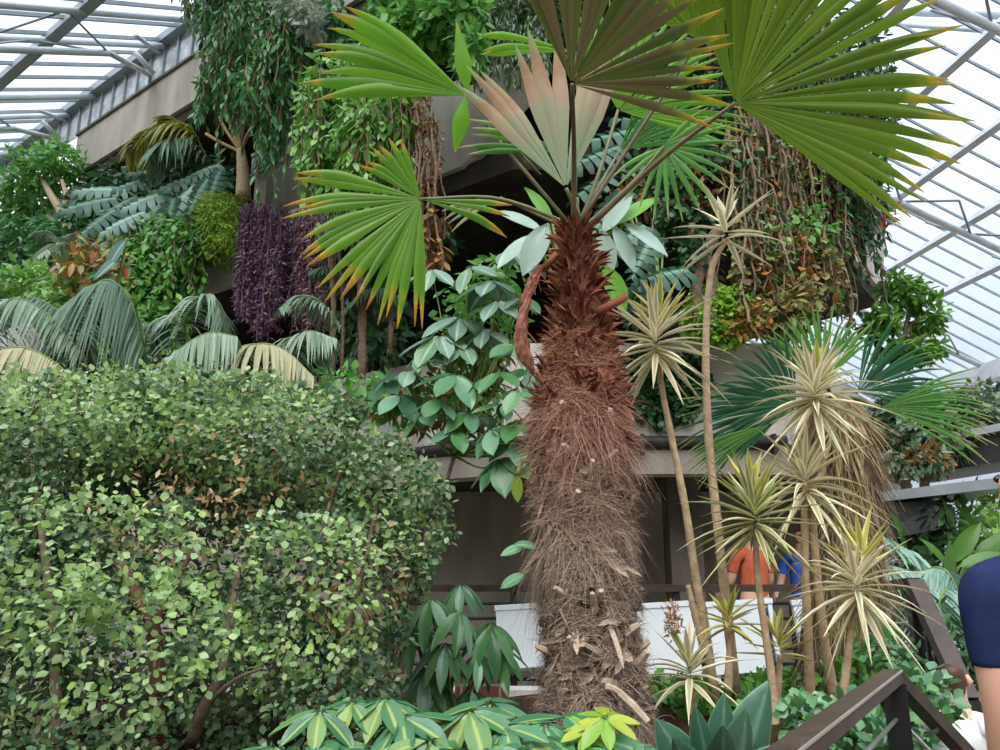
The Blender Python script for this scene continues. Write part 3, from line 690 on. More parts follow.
def front_rail():
    c = P(893, 676, 2.5); t = thing('handrail', 'dark timber handrail corner with wire infill in the lower right', 'railing', (c[0], c[1], 0))
    l = np.array([.40, 1.33, c[2]]); r = np.array([c[0]+.62, c[1]+.42, c[2]-.53])
    mb = MB(); mb.beam(l, c, .052, .036); mesh_obj('top_rail', mb, 'dark_wood', t, False)
    mb = MB(); mb.beam(c, r, .052, .036); mesh_obj('top_rail', mb, 'dark_wood', t, False)
    mb = MB(); mb.beam(l+[0.024, -.016, .018], c+[.02, -.02, .018], .005, .005); mesh_obj('edge_strip', mb, 'cable', t, False)
    for q in (c, l, r):
        mb = MB(); mb.beam([q[0], q[1], 0], [q[0], q[1], q[2]-.02], .05, .05, (0, 1, 0)); mesh_obj('post', mb, 'black_metal', t, False)
    for k in range(1, 7):
        mb = MB(); dz = np.array([0, 0, -.12*k]); mb.tube([l+dz, c+dz], .006, 6); mesh_obj('wire', mb, 'cable', t)
        mb = MB(); mb.tube([c+dz, r+dz], .006, 6); mesh_obj('wire', mb, 'cable', t)
front_rail()
def stair_rail():
    c = P(914, 582, 4.7); e = P(968, 700, 4.3); w = P(846, 592, 5.7)
    t = thing('stair_railing', 'black stair balustrade with pale wires descending behind the seated person', 'railing', (c[0], c[1], 0))
    mb = MB(); mb.beam(c, e, .10, .06); mesh_obj('top_rail', mb, 'dark_wood', t, False)
    mb = MB(); mb.beam(w, c, .08, .05); mesh_obj('top_rail', mb, 'dark_wood', t, False)
    for q in (c, e, w):
        mb = MB(); mb.beam([q[0], q[1], 0], q, .10, .05, (0, 1, 0)); mesh_obj('post', mb, 'black_metal', t, False)
    for k in range(1, 8):
        dz = np.array([0, 0, -.115*k])
        mb = MB(); mb.tube([w+dz, c+dz], .009, 6); mesh_obj('wire', mb, 'cable', t)
        mb = MB(); mb.tube([c+dz, e+dz*1.0], .009, 6); mesh_obj('wire', mb, 'cable', t)
    for k in range(6):
        q = c+(e-c)*(k+.5)/6; mb = MB(); mb.beam([q[0], q[1], max(0, q[2]-1.0)], q, .05, .014, (0, 1, 0)); mesh_obj('baluster', mb, 'black_metal', t, False)
stair_rail()

# ------------------------------------------------------------------ people
def skin_mesh(name, nodes, edges, mat, parent, root=0, sub=2):
    me = bpy.data.meshes.new(name); off = np.array(parent.location)
    me.from_pydata([tuple(np.array(n[0])-off) for n in nodes], edges, []); me.update()
    o = bpy.data.objects.new(name, me); C.objects.link(o); o.parent = parent
    sk = o.modifiers.new('skin', 'SKIN'); sk.use_smooth_shade = True
    for i, n in enumerate(nodes):
        sv = me.skin_vertices[0].data[i]; sv.radius = n[1]; sv.use_root = False
    me.skin_vertices[0].data[root].use_root = True
    sb = o.modifiers.new('subsurf', 'SUBSURF'); sb.levels = sub; sb.render_levels = sub
    me.materials.append(MAT[mat]); return o
def person(label, loc, rz, h=1.75, shirt='navy_cloth', trousers='denim', sit=False, arms=((0, 0), (0, 0)), hair='hair', group=None, splay=1.0):
    t = thing('person', label, 'person', loc, group); k = h/1.75
    cs, sn = math.cos(rz), math.sin(rz)
    drop = 0.45 if sit else 0.0
    def W(p): x, y, z = np.array(p)*k; return np.array([loc[0]+cs*x-sn*y, loc[1]+sn*x+cs*y, loc[2]+z])
    def seat(z): return z-drop
    N = []; E = []
    def add(p, r, par=None):
        N.append((W(p), (r[0]*k, r[1]*k))); i = len(N)-1
        if par is not None: E.append((par, i))
        return i
    pel = add((0, 0, seat(.95)), (.145, .105)); wa = add((0, .0, seat(1.10)), (.125, .095), pel); ch = add((0, .01, seat(1.28)), (.15, .11), wa)
    uc = add((0, .01, seat(1.40)), (.105, .085), ch); nk = add((0, 0, seat(1.49)), (.055, .058), uc); hb = add((0, -.015, seat(1.56)), (.062, .075), nk)
    hd = add((0, -.01, seat(1.645)), (.074, .092), hb); cr = add((0, 0, seat(1.715)), (.052, .064), hd)
    hands = []
    for s, (fw, bend) in ((-1, arms[0]), (1, arms[1])):
        sh = add((s*.185, .01, seat(1.40)), (.062, .06), uc)
        el = np.array([s*(.185+.05*splay), .02-fw*.25, seat(1.40)-.29*(1-.25*fw)]); e_ = add(el, (.044, .046), sh)
        wr = el+np.array([s*(.015 if splay > 0 else -.03)*(1-bend), -.06-bend*.2, -.25+bend*.2]); w_ = add(wr, (.029, .025), e_)
        d = nrm(wr-el); pm = wr+d*.07; p_ = add(pm, (.022, .042), w_); hands.append((pm, d, s))
    for s in (-1, 1):
        hp = add((s*.09, 0, seat(.88)), (.09, .095), pel)
        if sit:
            kn = add((s*.11, -.44, .48), (.062, .065), hp); an = add((s*.11, -.42, .09), (.042, .045), kn)
        else:
            kn = add((s*.10, -.015, .50), (.062, .068), hp); an = add((s*.105, .02, .09), (.042, .046), kn)
        y0 = -.42 if sit else .02
        add((s*.12, y0-.15, .04), (.042, .032), an)
    body = skin_mesh('body', N, E, 'skin', t)
    # fingers
    for pm, d, s in hands:
        fn = []; fe = []
        lat = np.array([0, 1.0, 0.0]); lat = nrm(lat-d*np.dot(lat, d)); inw = np.array([-s*1.0, 0, 0])
        for i, L in enumerate((.068, .078, .072, .056)):
            b = pm+d*.02+lat*(-.03+.02*i); q = len(fn)
            fn += [(W(b), (.009*k,)*2), (W(b+d*L*.5+inw*.008), (.0085*k,)*2), (W(b+d*L*.95+inw*.03), (.007*k,)*2)]; fe += [(q, q+1), (q+1, q+2)]
        b = pm-d*.03-lat*.03; q = len(fn)
        fn += [(W(b), (.011*k,)*2), (W(b+d*.03-lat*.025+inw*.01), (.0105*k,)*2), (W(b+d*.065-lat*.03+inw*.02), (.008*k,)*2)]; fe += [(q, q+1), (q+1, q+2)]
        f = skin_mesh('fingers', fn, fe, 'skin', t, 0, 1)
        for j in range(0, len(fn), 3): f.data.skin_vertices[0].data[j].use_root = True
    # face
    mb = MB(); zz = seat(1.64)
    mb.tube([W((0, -.098, zz+.03)), W((0, -.118, zz-.015)), W((0, -.095, zz-.03))], [.009*k, .016*k, .012*k], 8); mesh_obj('nose', mb, 'skin', t)
    for s in (-1, 1):
        mb = MB(); mb.tube([W((s*.032, -.085, zz+.03)), W((s*.032, -.098, zz+.03))], [.013*k, .008*k], 8); mesh_obj('eye', mb, 'eye', t)
        mb = MB(); mb.tube([W((s*.074, .0, zz+.035)), W((s*.09, .012, zz+.005)), W((s*.074, 0, zz-.03))], [.012*k, .018*k, .01*k], 8); mesh_obj('ear', mb, 'skin', t)
    mb = MB(); mb.tube([W((-.026, -.088, zz-.052)), W((0, -.097, zz-.052)), W((.026, -.088, zz-.052))], [.005*k, .009*k, .005*k], 6); mesh_obj('mouth', mb, 'red_leaf', t)
    # hair
    skin_mesh('hair', [(W((0, .05, seat(1.53))), (.058*k, .04*k)), (W((0, .04, seat(1.60))), (.078*k, .07*k)), (W((0, .03, seat(1.67))), (.084*k, .088*k)), (W((0, .01, seat(1.735))), (.068*k, .078*k))], [(0, 1), (1, 2), (2, 3)], hair, t)
    # shirt: torso and short sleeves
    S = []; SE = []
    def sadd(p, r, par=None):
        S.append((W(p), (r[0]*k, r[1]*k))); i = len(S)-1
        if par is not None: SE.append((par, i))
        return i
    a = sadd((0, 0, seat(.90)), (.165, .125)); b = sadd((0, 0, seat(1.10)), (.15, .118), a); c = sadd((0, .01, seat(1.28)), (.168, .128), b); d = sadd((0, .01, seat(1.425)), (.125, .10), c); sadd((0, .0, seat(1.475)), (.078, .076), d)
    for s, (fw, bend) in ((-1, arms[0]), (1, arms[1])):
        sh = np.array([s*.19, .01, seat(1.40)]); el = np.array([s*(.185+.05*splay), .02-fw*.25, seat(1.40)-.29*(1-.25*fw)])
        i = sadd(sh, (.078, .074), d); i = sadd(sh+(el-sh)*.35, (.062, .062), i); i = sadd(sh+(el-sh)*.62, (.056, .058), i); sadd(sh+(el-sh)*.68, (.054, .056), i)
    skin_mesh('shirt', S, SE, shirt, t)
    S = []; SE = []; a = sadd((0, 0, seat(.98)), (.148, .112))
    for s in (-1, 1):
        i = sadd((s*.09, 0, seat(.86)), (.108, .11), a)
        if sit: i = sadd((s*.11, -.44, .49), (.078, .08), i); sadd((s*.11, -.42, .12), (.065, .065), i)
        else: i = sadd((s*.10, -.015, .5), (.08, .085), i); sadd((s*.105, .02, .1), (.065, .07), i)
    skin_mesh('trousers', S, SE, trousers, t)
    for s in (-1, 1):
        y0 = -.42 if sit else .02
        skin_mesh('shoe', [(W((s*.106, y0+.035, .055)), (.05*k, .05*k)), (W((s*.115, y0-.08, .05)), (.05*k, .045*k)), (W((s*.122, y0-.2, .04)), (.045*k, .035*k))], [(0, 1), (1, 2)], 'shoe', t)
    return t
ps = P(985, 600, 2.02)
person('person in a navy T-shirt with one bare arm hanging, standing closest by the path', (ps[0]+.178, 2.02, 0), PI*0.02+PI, 1.80, 'navy_cloth', 'grey_cloth', arms=((0.05, 0.1), (0.05, 0.1)), splay=-.1)
pw = P(945, 700, 3.75)
person('dark-haired person in a white shirt seated beyond the handrail corner', (pw[0]+.05, 3.75, 0.05), 2.4, 1.34, 'white_cloth', 'denim', True, arms=((.5, .6), (.5, .6)))
bq = MB(); bq.box((pw[0]+.05, 3.75, .30), (.5, .4, .06)); bn = mesh_obj('bench_seat', bq, 'dark_wood', None, False); bn.name = 'bench'; tag(bn, 'low dark bench under the seated person in white', 'bench')
for s in (-.2, .2):
    bq = MB(); bq.box((pw[0]+.05+s, 3.75, .135), (.06, .36, .27)); mesh_obj('leg', bq, 'black_metal', bn, False)
po = P(752, 560, 7.9); person('person in an orange top standing behind the terrace railing', (po[0], 7.9, .18), 0.3+PI, 1.72, 'orange_cloth', 'denim', arms=((.3, .6), (.3, .6)))
pb = P(803, 575, 8.4); person('person in a bright blue top standing further in, behind the yucca stems', (pb[0], 8.4, .18), -0.6, 1.66, 'blue_cloth', 'denim', arms=((.4, .7), (.4, .7)))
# ------------------------------------------------------------------ the big shaggy palm
def big_palm():
    base = P(597, 716, 3.0); base[2] -= .12
    t = thing('fan_palm', 'tall fan palm with a shaggy brown fibre trunk standing in front of everything', 'palm tree', base)
    ctr = lambda z: np.interp(z, [base[2], 1.2, 1.6, 2.1, 2.55], [base[0]+.0, P(592, 640, 3)[0], P(584, 540, 3)[0], P(580, 400, 3)[0], P(577, 240, 3)[0]])
    ztop = P(578, 228, 3.0)[2]; zs = np.linspace(base[2], ztop, 190)
    prof = lambda z: np.interp(z, [base[2], base[2]+.12, 1.15, 1.35, 1.62, 1.70, 1.95, 2.1, 2.3, 2.45, ztop], [.225, .195, .175, .178, .165, .172, .178, .170, .130, .105, .055])
    NB = 130; bz = base[2]-.05+(ztop-base[2])*np.arange(NB)/NB; ba = np.arange(NB)*2.39996
    def radf(z, a):
        """trunk radius: overlapping shelves of old leaf bases"""
        z = np.asarray(z)[..., None]; a = np.asarray(a)[..., None]
        dz = (z-bz)/.11; da = np.abs((a-ba+PI) % (2*PI)-PI)/.55
        b = np.where((dz > 0) & (dz < 1) & (da < 1), (1-dz)*np.clip(dz*9, 0, 1)*np.cos(da*PI/2), 0).max(-1)
        z = z[..., 0]; a = a[..., 0]
        return prof(z)*(.90+.26*b+.035*np.sin(3*a+z*9)+.03*np.sin(z*24+2*a))
    sides = 84; A, Z = np.meshgrid(np.linspace(0, 2*PI, sides, endpoint=False), zs); RR = radf(Z, A)*(1+rng.normal(0, .012, A.shape))
    V = np.stack([ctr(Z)+RR*np.cos(A), 3.0+RR*np.sin(A), Z], -1).reshape(-1, 3)
    n = len(zs); Q = [[i*sides+j, i*sides+(j+1) % sides, (i+1)*sides+(j+1) % sides, (i+1)*sides+j] for i in range(n-1) for j in range(sides)]
    mb = MB(); mb.add(V, [np.array(Q), (np.arange(sides)+(n-1)*sides)[None]]); tr = mesh_obj('trunk', mb, 'fibre_core', t)
    rad = prof(zs)
    # matted fibre
    def fib(N, zlo, zhi, L, W, droopr, dirz, out=0.5, tang=1.0, amin=0, amax=2*PI, clump=6):
        m = N//clump; z = np.repeat(rng.uniform(zlo, zhi, m), clump)+rng.normal(0, .012, m*clump); a = np.repeat(rng.uniform(amin, amax, m), clump)+rng.normal(0, .06, m*clump); N = m*clump
        z = np.clip(z, base[2], ztop); r = radf(z, a)*rng.uniform(.97, 1.03, N)
        o = np.column_stack([np.cos(a), np.sin(a), np.zeros(N)]); tg = np.column_stack([-np.sin(a), np.cos(a), np.zeros(N)])
        b = np.column_stack([ctr(z), np.full(N, 3.0), z]) + o*r[:, None]
        rep = lambda x: np.repeat(x, clump, 0)
        d = nrm(o*out*rep(rng.uniform(.2, 1.2, (m, 1))) + tg*tang*(rep(rng.normal(0, .9, (m, 1)))+rng.normal(0, .25, (N, 1))) + np.array([0, 0, 1.0])*(dirz+rep(rng.normal(0, .5, (m, 1)))+rng.normal(0, .2, (N, 1))))
        return b, d, rng.uniform(*L, N), rng.uniform(*W, N), rng.uniform(*droopr, N), o
    mb = MB()
    for args in ((15000, base[2]+.02, 1.75, (.03, .10), (.0014, .003), (.0, .5), -.1, .16, 1.3), (14000, 1.6, 2.4, (.03, .12), (.0014, .0036), (.0, .5), 0, .22, 1.2),
                 (1500, 1.50, 1.68, (.06, .15), (.0014, .003), (.4, .9), -.7, .3, .5), (1300, 1.9, 2.1, (.08, .20), (.0014, .003), (.3, .9), -.2, .45, .8), (900, base[2], base[2]+.3, (.06, .15), (.0014, .003), (.4, .9), -.4, .4, .8),
                 (500, 1.45, 1.62, (.10, .2), (.0014, .003), (.6, 1.1), -.9, .3, .3, 2.7, 3.6)):
        b, d, L, W, dr, o = fib(*args); mb.straps(b, d, L, W, dr, 5, 0.0, 'hair', up=o)
    f = mesh_obj('fibre', mb, 'fibre', tr); f['kind'] = 'stuff'
    # broad mat folds of the old sheaths
    b, d, L, W, dr, o = fib(380, base[2]+.1, 2.4, (.04, .12), (.012, .035), (.1, .5), .1, .18, .9, clump=1)
    mb = MB(); mb.straps(b, d, L, W, dr, 6, .2, 'strap', up=o); f = mesh_obj('fibre_mat', mb, 'fibre', tr); f['kind'] = 'stuff'
    # cut leaf-base stubs
    spots = [(566, 596), (600, 597), (594, 610), (557, 636), (576, 650), (597, 652), (627, 634), (640, 650), (640, 668), (552, 656), (560, 695), (615, 683), (585, 655), (575, 500), (604, 462), (570, 455), (630, 512), (566, 410), (610, 420), (590, 478)]
    for px, py in spots:
        q = P(px, py, 2.85); z = q[2]; r = float(np.interp(z, zs, rad)); x = np.clip((q[0]-ctr(z))/r, -.95, .95); a = -math.acos(x)
        o = np.array([math.cos(a), math.sin(a), 0]); p0 = np.array([ctr(z), 3.0, z])+o*r*.97
        d = nrm(o*.7+np.array([rng.normal(0, .5), 0, rng.uniform(.2, .9)])); mb = MB()
        sw = rng.uniform(.012, .02); mb.tube([p0, p0+d*.03, p0+d*rng.uniform(.05, .085)], [sw, sw*.9, sw*.55], 6, True, .25); mesh_obj('leaf_base', mb, 'stub', tr, False)
    for q in ((P(620, 693, 2.78), P(648, 722, 2.74), .016), (P(606, 687, 2.8), P(621, 693, 2.78), .014)):
        mb = MB(); mb.tube([q[0], q[0]*.5+q[1]*.5+[0, 0, .004], q[1]], [q[2], q[2]*.9, q[2]*.7], 7, True, .2); mesh_obj('leaf_base', mb, 'stub', tr, False)
    # pointed sheaths bunched at the crown
    N = 620; z = rng.uniform(2.08, ztop, N); a = rng.uniform(0, 2*PI, N); r = np.interp(z, zs, rad)*.95
    o = np.column_stack([np.cos(a), np.sin(a), np.zeros(N)]); b = np.column_stack([ctr(z), np.full(N, 3.0), z])+o*r[:, None]
    mb = MB(); mb.straps(b, o*rng.uniform(.3, 1.0, (N, 1))+np.column_stack([rng.normal(0, .3, N), rng.normal(0, .3, N), rng.uniform(.3, 1.1, N)]), rng.uniform(.04, .12, N), rng.uniform(.010, .028, N), rng.uniform(-.1, .5, N), 6, .5, 'lance', up=o, twist=.3)
    mesh_obj('crown_sheath', mb, 'sheath', tr)
    # long dry sheath hanging at the left of the crown
    mb = MB(); nr = 30; R = bez([P(548, 266, 2.96), P(536, 274, 2.93), P(526, 302, 2.90), P(522, 340, 2.90), P(533, 374, 2.93)], nr); tn = nrm(np.gradient(R, axis=0)); sd = nrm(np.cross(tn, [0.2, -1, .1])); fr = np.array([0.2, -1, .1])
    w = np.interp(np.linspace(0, 1, nr), [0, .12, .5, .85, 1], [.006, .016, .020, .032, .010]); cs = np.linspace(-1, 1, 9)
    V = np.stack([R + sd*(w*c)[:, None]*rng.uniform(.75, 1.2, (nr, 1)) + fr*(w*(.7-.9*c*c)+rng.normal(0, .0035, nr))[:, None] for c in cs], 1).reshape(-1, 3)
    Q = [[i*9+k, i*9+k+1, i*9+k+10, i*9+k+9] for i in range(nr-1) for k in range(8)]
    mb.add(V, [np.array(Q)]); mesh_obj('dead_sheath', mb, 'sheath_pink', t, False)
    N = 60; k = rng.integers(0, nr, N); mb = MB(); mb.straps(R[k]+sd[k]*rng.uniform(-.015, .015, (N, 1))+fr*.012, tn[k]+rng.normal(0, .5, (N, 3)), rng.uniform(.03, .09, N), .006, .2, 4, .2, 'hair', up=np.repeat(-fr[None]*-1, N, 0)); f = mesh_obj('fibre', mb, 'sheath', t); f['kind'] = 'stuff'
    for q in ((P(598, 312, 2.85), P(624, 298, 2.88), .05, .03), (P(545, 268, 2.9), P(556, 255, 2.9), .05, .02)):
        mb = MB(); mb.beam(*q); mesh_obj('dead_sheath', mb, 'sheath', t)
    cr = P(580, 226, 3.0)
    def frond(mat, hub, ang, tilt, R, a0, a1, ns, pet=None, petmat='petiole', prad=.007, **kw):
        mb = MB(); fan(mb, hub, ang, tilt, R, a0, a1, ns, **kw); o = mesh_obj('frond', mb, mat, t)
        mb = MB(); pts = [cr+np.array([rng.normal(0, .02), rng.normal(0, .02), -.02])] + list(pet or []) + [hub]
        mb.tube(bez(pts, 10), np.linspace(prad*1.5, prad, 10), 7); mesh_obj('petiole', mb, petmat, o)
    # seen from below against the light, right
    frond('fan_under', P(735, 103, 2.75), 20, -.25, .84, -60, 92, 36, [P(660, 160, 2.9)], 'petiole_dark', .009, width=1.12, join=.66, droop=.02, cup=.10, tipbend=.08)
    # overhead, brownish underside
    frond('fan_brown', P(572, 84, 2.55), 50, -.5, .60, -68, 68, 22, [P(574, 150, 2.8)], 'petiole_dark', .008, join=.58, droop=.0, cup=.08, tipbend=.05)
    # left bright one
    frond('fan_bright', P(467, 96, 3.1), 159, -.1, .73, -22, 21, 8, [P(487, 125, 3.1), P(540, 175, 3.05)], 'petiole', .006, width=1.9, join=.58, droop=.06, cup=.05)
    mb = MB(); fan(mb, P(466, 94, 3.08), 258, .1, .27, -20, 20, 1, droop=0, join=.42); fan(mb, P(468, 96, 3.1), 98, 0, .37, -17, 17, 1, join=.38, droop=0); mesh_obj('frond', mb, 'fan_bright', t)
    # lower left
    frond('fan_left', P(421, 199, 2.9), 205, -.2, .54, -42, 70, 19, [P(500, 199, 2.95)], 'petiole', .007, width=1.25, join=.56, droop=.05, cup=.05)
    mb = MB(); fan(mb, P(421, 199, 2.9), 132, -.1, .28, -28, 22, 6, join=.6, droop=0); fan(mb, P(424, 200, 2.9), 352, .1, .36, -12, 10, 4, join=.7, droop=.05); mesh_obj('frond', mb, 'fan_left', t)
    # bleached one standing up from the crown
    frond('fan_bleached', P(566, 188, 2.93), 100, .05, .70, -42, 40, 9, None, 'petiole', .008, width=1.25, join=.5, droop=0, cup=.02, spread_j=.05)
    # bright one behind, upper right
    frond('fan_bright', P(618, 110, 3.2), 52, .1, .62, -72, 70, 30, [P(600, 170, 3.1)], 'petiole', .007, join=.55, droop=.04)
    # small lower right
    frond('fan_mid', P(664, 146, 3.15), 300, -.1, .34, -100, 110, 16, [P(630, 185, 3.1)], 'petiole', .006, join=.35, droop=.04)
    frond('fan_mid', P(620, 150, 3.4), 30, .1, .52, -22, 42, 14, None, 'petiole', .006, join=.5)
    # upper left tip and the low strips to the left of the stalk
    frond('fan_bright', P(575, 52, 3.1), 172, -.1, .46, -8, 12, 3, [P(578, 120, 3.05)], 'petiole', .006, join=.7, droop=.05)
    frond('fan_mid', P(566, 152, 3.05), 166, 0, .46, -12, 14, 5, None, 'petiole', .006, join=.6, droop=.03)
    frond('fan_under', P(700, 40, 2.9), 100, -.4, .6, -60, 60, 20, [P(640, 130, 2.95)], 'petiole_dark', .007, join=.55, droop=0)
    frond('arch_straw', P(500, 197, 3.0), 200, .1, .26, -18, 10, 4, None, 'petiole', .005, join=.6, droop=.1)
big_palm()

# ------------------------------------------------------------------ yuccas
def yucca(label, D, stems, heads, bark='bark_pale', grp='variegated yuccas in the bed'):
    base = P(*stems[0][-1], D)
    t = thing('yucca', label, 'yucca', base, grp)
    for s in stems:
        mb = MB(); m = mpp(P(*s[0], D)); pts = pxline([(x, y, D) for x, y in s], 22)
        mb.tube(pts, np.linspace(2.6, 4.7, 22)*m*(1+.05*np.sin(np.arange(22)*2.1)), 9, True, .05); mesh_obj('stem', mb, bark, t)
    for (px, py, r, n, mat, up) in heads:
        c = P(px, py, D-.03); m = mpp(c); mb = MB()
        rosette(mb, c, max(10, int(n*.8)), r*m*1.25, 6.6*m, down=up[0], droop=up[1]); mesh_obj('foliage', mb, mat, t)
    return t
yucca('tallest yucca, bare pale stem topped by a cream star of leaves above all the others', 3.6, [[(726, 240), (712, 268), (706, 330), (708, 430), (719, 540), (737, 700)]], [(726, 232, 56, 26, 'yucca_cream', (-.5, .22))])
yucca('slim yucca with a shaggy pale head touching the right side of the palm trunk', 3.45, [[(656, 350), (664, 400), (684, 500), (697, 585), (716, 700)], [(688, 585), (694, 610), (706, 655)]], [(656, 345, 62, 70, 'yucca_cream', (-.95, .3)), (660, 318, 40, 22, 'yucca_yellow', (.3, .1))])
yucca('yucca with a spiky green-cream head in front of the person in orange', 3.3, [[(756, 530), (757, 570), (765, 630), (773, 690), (776, 760)]], [(755, 520, 66, 66, 'yucca', (-.8, .25)), (752, 496, 40, 14, 'yucca_yellow', (.6, .05))])
yucca('branched yucca with two heads stacked one above the other against the fan leaves', 3.55, [[(820, 405), (806, 455), (805, 560), (808, 630), (811, 716)], [(818, 440), (823, 470), (812, 500), (822, 620), (836, 706)]], [(815, 398, 62, 84, 'yucca_cream', (-1.0, .3)), (818, 376, 34, 12, 'yucca_yellow', (.5, .1)), (806, 486, 64, 60, 'yucca_cream', (-.8, .35))])
yucca('yucca with a drooping straw-cream head in front of the hairy second palm trunk', 3.2, [[(857, 600), (850, 640), (842, 704)]], [(857, 590, 64, 66, 'yucca_cream', (-1.0, .35)), (862, 560, 48, 12, 'yucca_yellow', (.5, .1))])
yucca('small upright yellow-leaved yucca between two white boards', 3.4, [[(780, 655), (778, 690), (772, 735)]], [(779, 648, 44, 22, 'yucca_yellow', (-.1, .12))])
yucca('low pale yucca rosette half behind the tall bare stems', 3.4, [[(731, 630), (728, 690)]], [(729, 622, 34, 26, 'yucca_yellow', (-.4, .3))])
al = yucca('low spreading rosette with a brown flower spike in front of a white board', 3.25, [[(690, 680), (694, 715)]], [(690, 674, 54, 40, 'yucca_cream', (-.3, .45))])
mb = MB(); mb.tube(pxline([(690, 668, 3.22), (682, 648, 3.22), (673, 632, 3.22)], 8), .009, 7); mesh_obj('flower_stalk', mb, 'stem_green', al)
mb = MB(); cloud(mb, [blob(672, 621, 3.22, 8, 17, .03)], 260, (.014, .03), LEAF_N, -.4, .1); mesh_obj('flower_head', mb, 'flower_brown', al)

# ------------------------------------------------------------------ second fan palm, straw skirt
def straw_palm():
    D = 4.2; base = P(838, 665, D); t = thing('fan_palm', 'shorter fan palm with a straw skirted trunk and dark green fans behind the yuccas', 'palm tree', base)
    ln = pxline([(836, 680, D), (843, 600, D), (846, 520, D), (840, 430, D), (832, 400, D)], 24); m = mpp(base)
    rd = np.interp(np.linspace(0, 1, 24), [0, .3, .6, .85, 1], [36, 34, 32, 26, 15])*m
    mb = MB(); mb.tube(ln, rd, 20, True, .07); tr = mesh_obj('trunk', mb, 'bark_brown', t)
    N = 3600; q = rng.random(N)*23; i = q.astype(int).clip(0, 22); f = (q-i)[:, None]; c = ln[i]*(1-f)+ln[i+1]*f; r = (rd[i]*1.05)[:, None]; a = rng.uniform(0, 2*PI, N)
    o = np.column_stack([np.cos(a), np.sin(a), np.zeros(N)])
    mb = MB(); mb.straps(c+o*r, o*.16+np.column_stack([rng.normal(0, .25, N), rng.normal(0, .25, N), -np.ones(N)*rng.uniform(.3, 1.2, N)]), rng.uniform(.08, .26, N), rng.uniform(.003, .009, N), .2, 4, .1, 'hair', up=o)
    f = mesh_obj('fibre', mb, 'straw', tr); f['kind'] = 'stuff'
    N = 120; a = rng.uniform(0, 2*PI, N); o = np.column_stack([np.cos(a), np.sin(a), np.zeros(N)]); z = rng.uniform(-.25, .05, N)
    mb = MB(); mb.straps(ln[19]+o*rd[19]*.9+np.column_stack([z*0, z*0, z]), o*.8+[0, 0, -.4], rng.uniform(.08, .18, N), .02, .7, 6, .4, 'lance', up=o); f = mesh_obj('dead_sheath', mb, 'straw', tr); f['kind'] = 'stuff'
    for mat, hub, ang, tilt, R, a0, a1, ns in (('fan_dark', (796, 404), 160, -.1, .54, -66, 60, 24), ('fan_dark', (792, 408), 190, .15, .62, -34, 26, 16), ('fan_mid', (824, 384), 96, .05, .50, -50, 50, 20), ('fan_dark', (858, 392), 28, -.05, .52, -42, 56, 20), ('fan_mid', (880, 408), 2, -.15, .56, -26, 30, 20), ('fan_mid', (770, 425), 196, -.2, .5, -10, 16, 8)):
        mb = MB(); h = P(*hub, D-.1); fan(mb, h, ang, tilt, R, a0, a1, ns, join=.45, droop=.12); o = mesh_obj('frond', mb, mat, t)
        mb = MB(); mb.tube(bez([ln[-1], (ln[-1]+h)/2+[0, 0, .03], h], 8), .012, 7); mesh_obj('petiole', mb, 'petiole', o)
straw_palm()

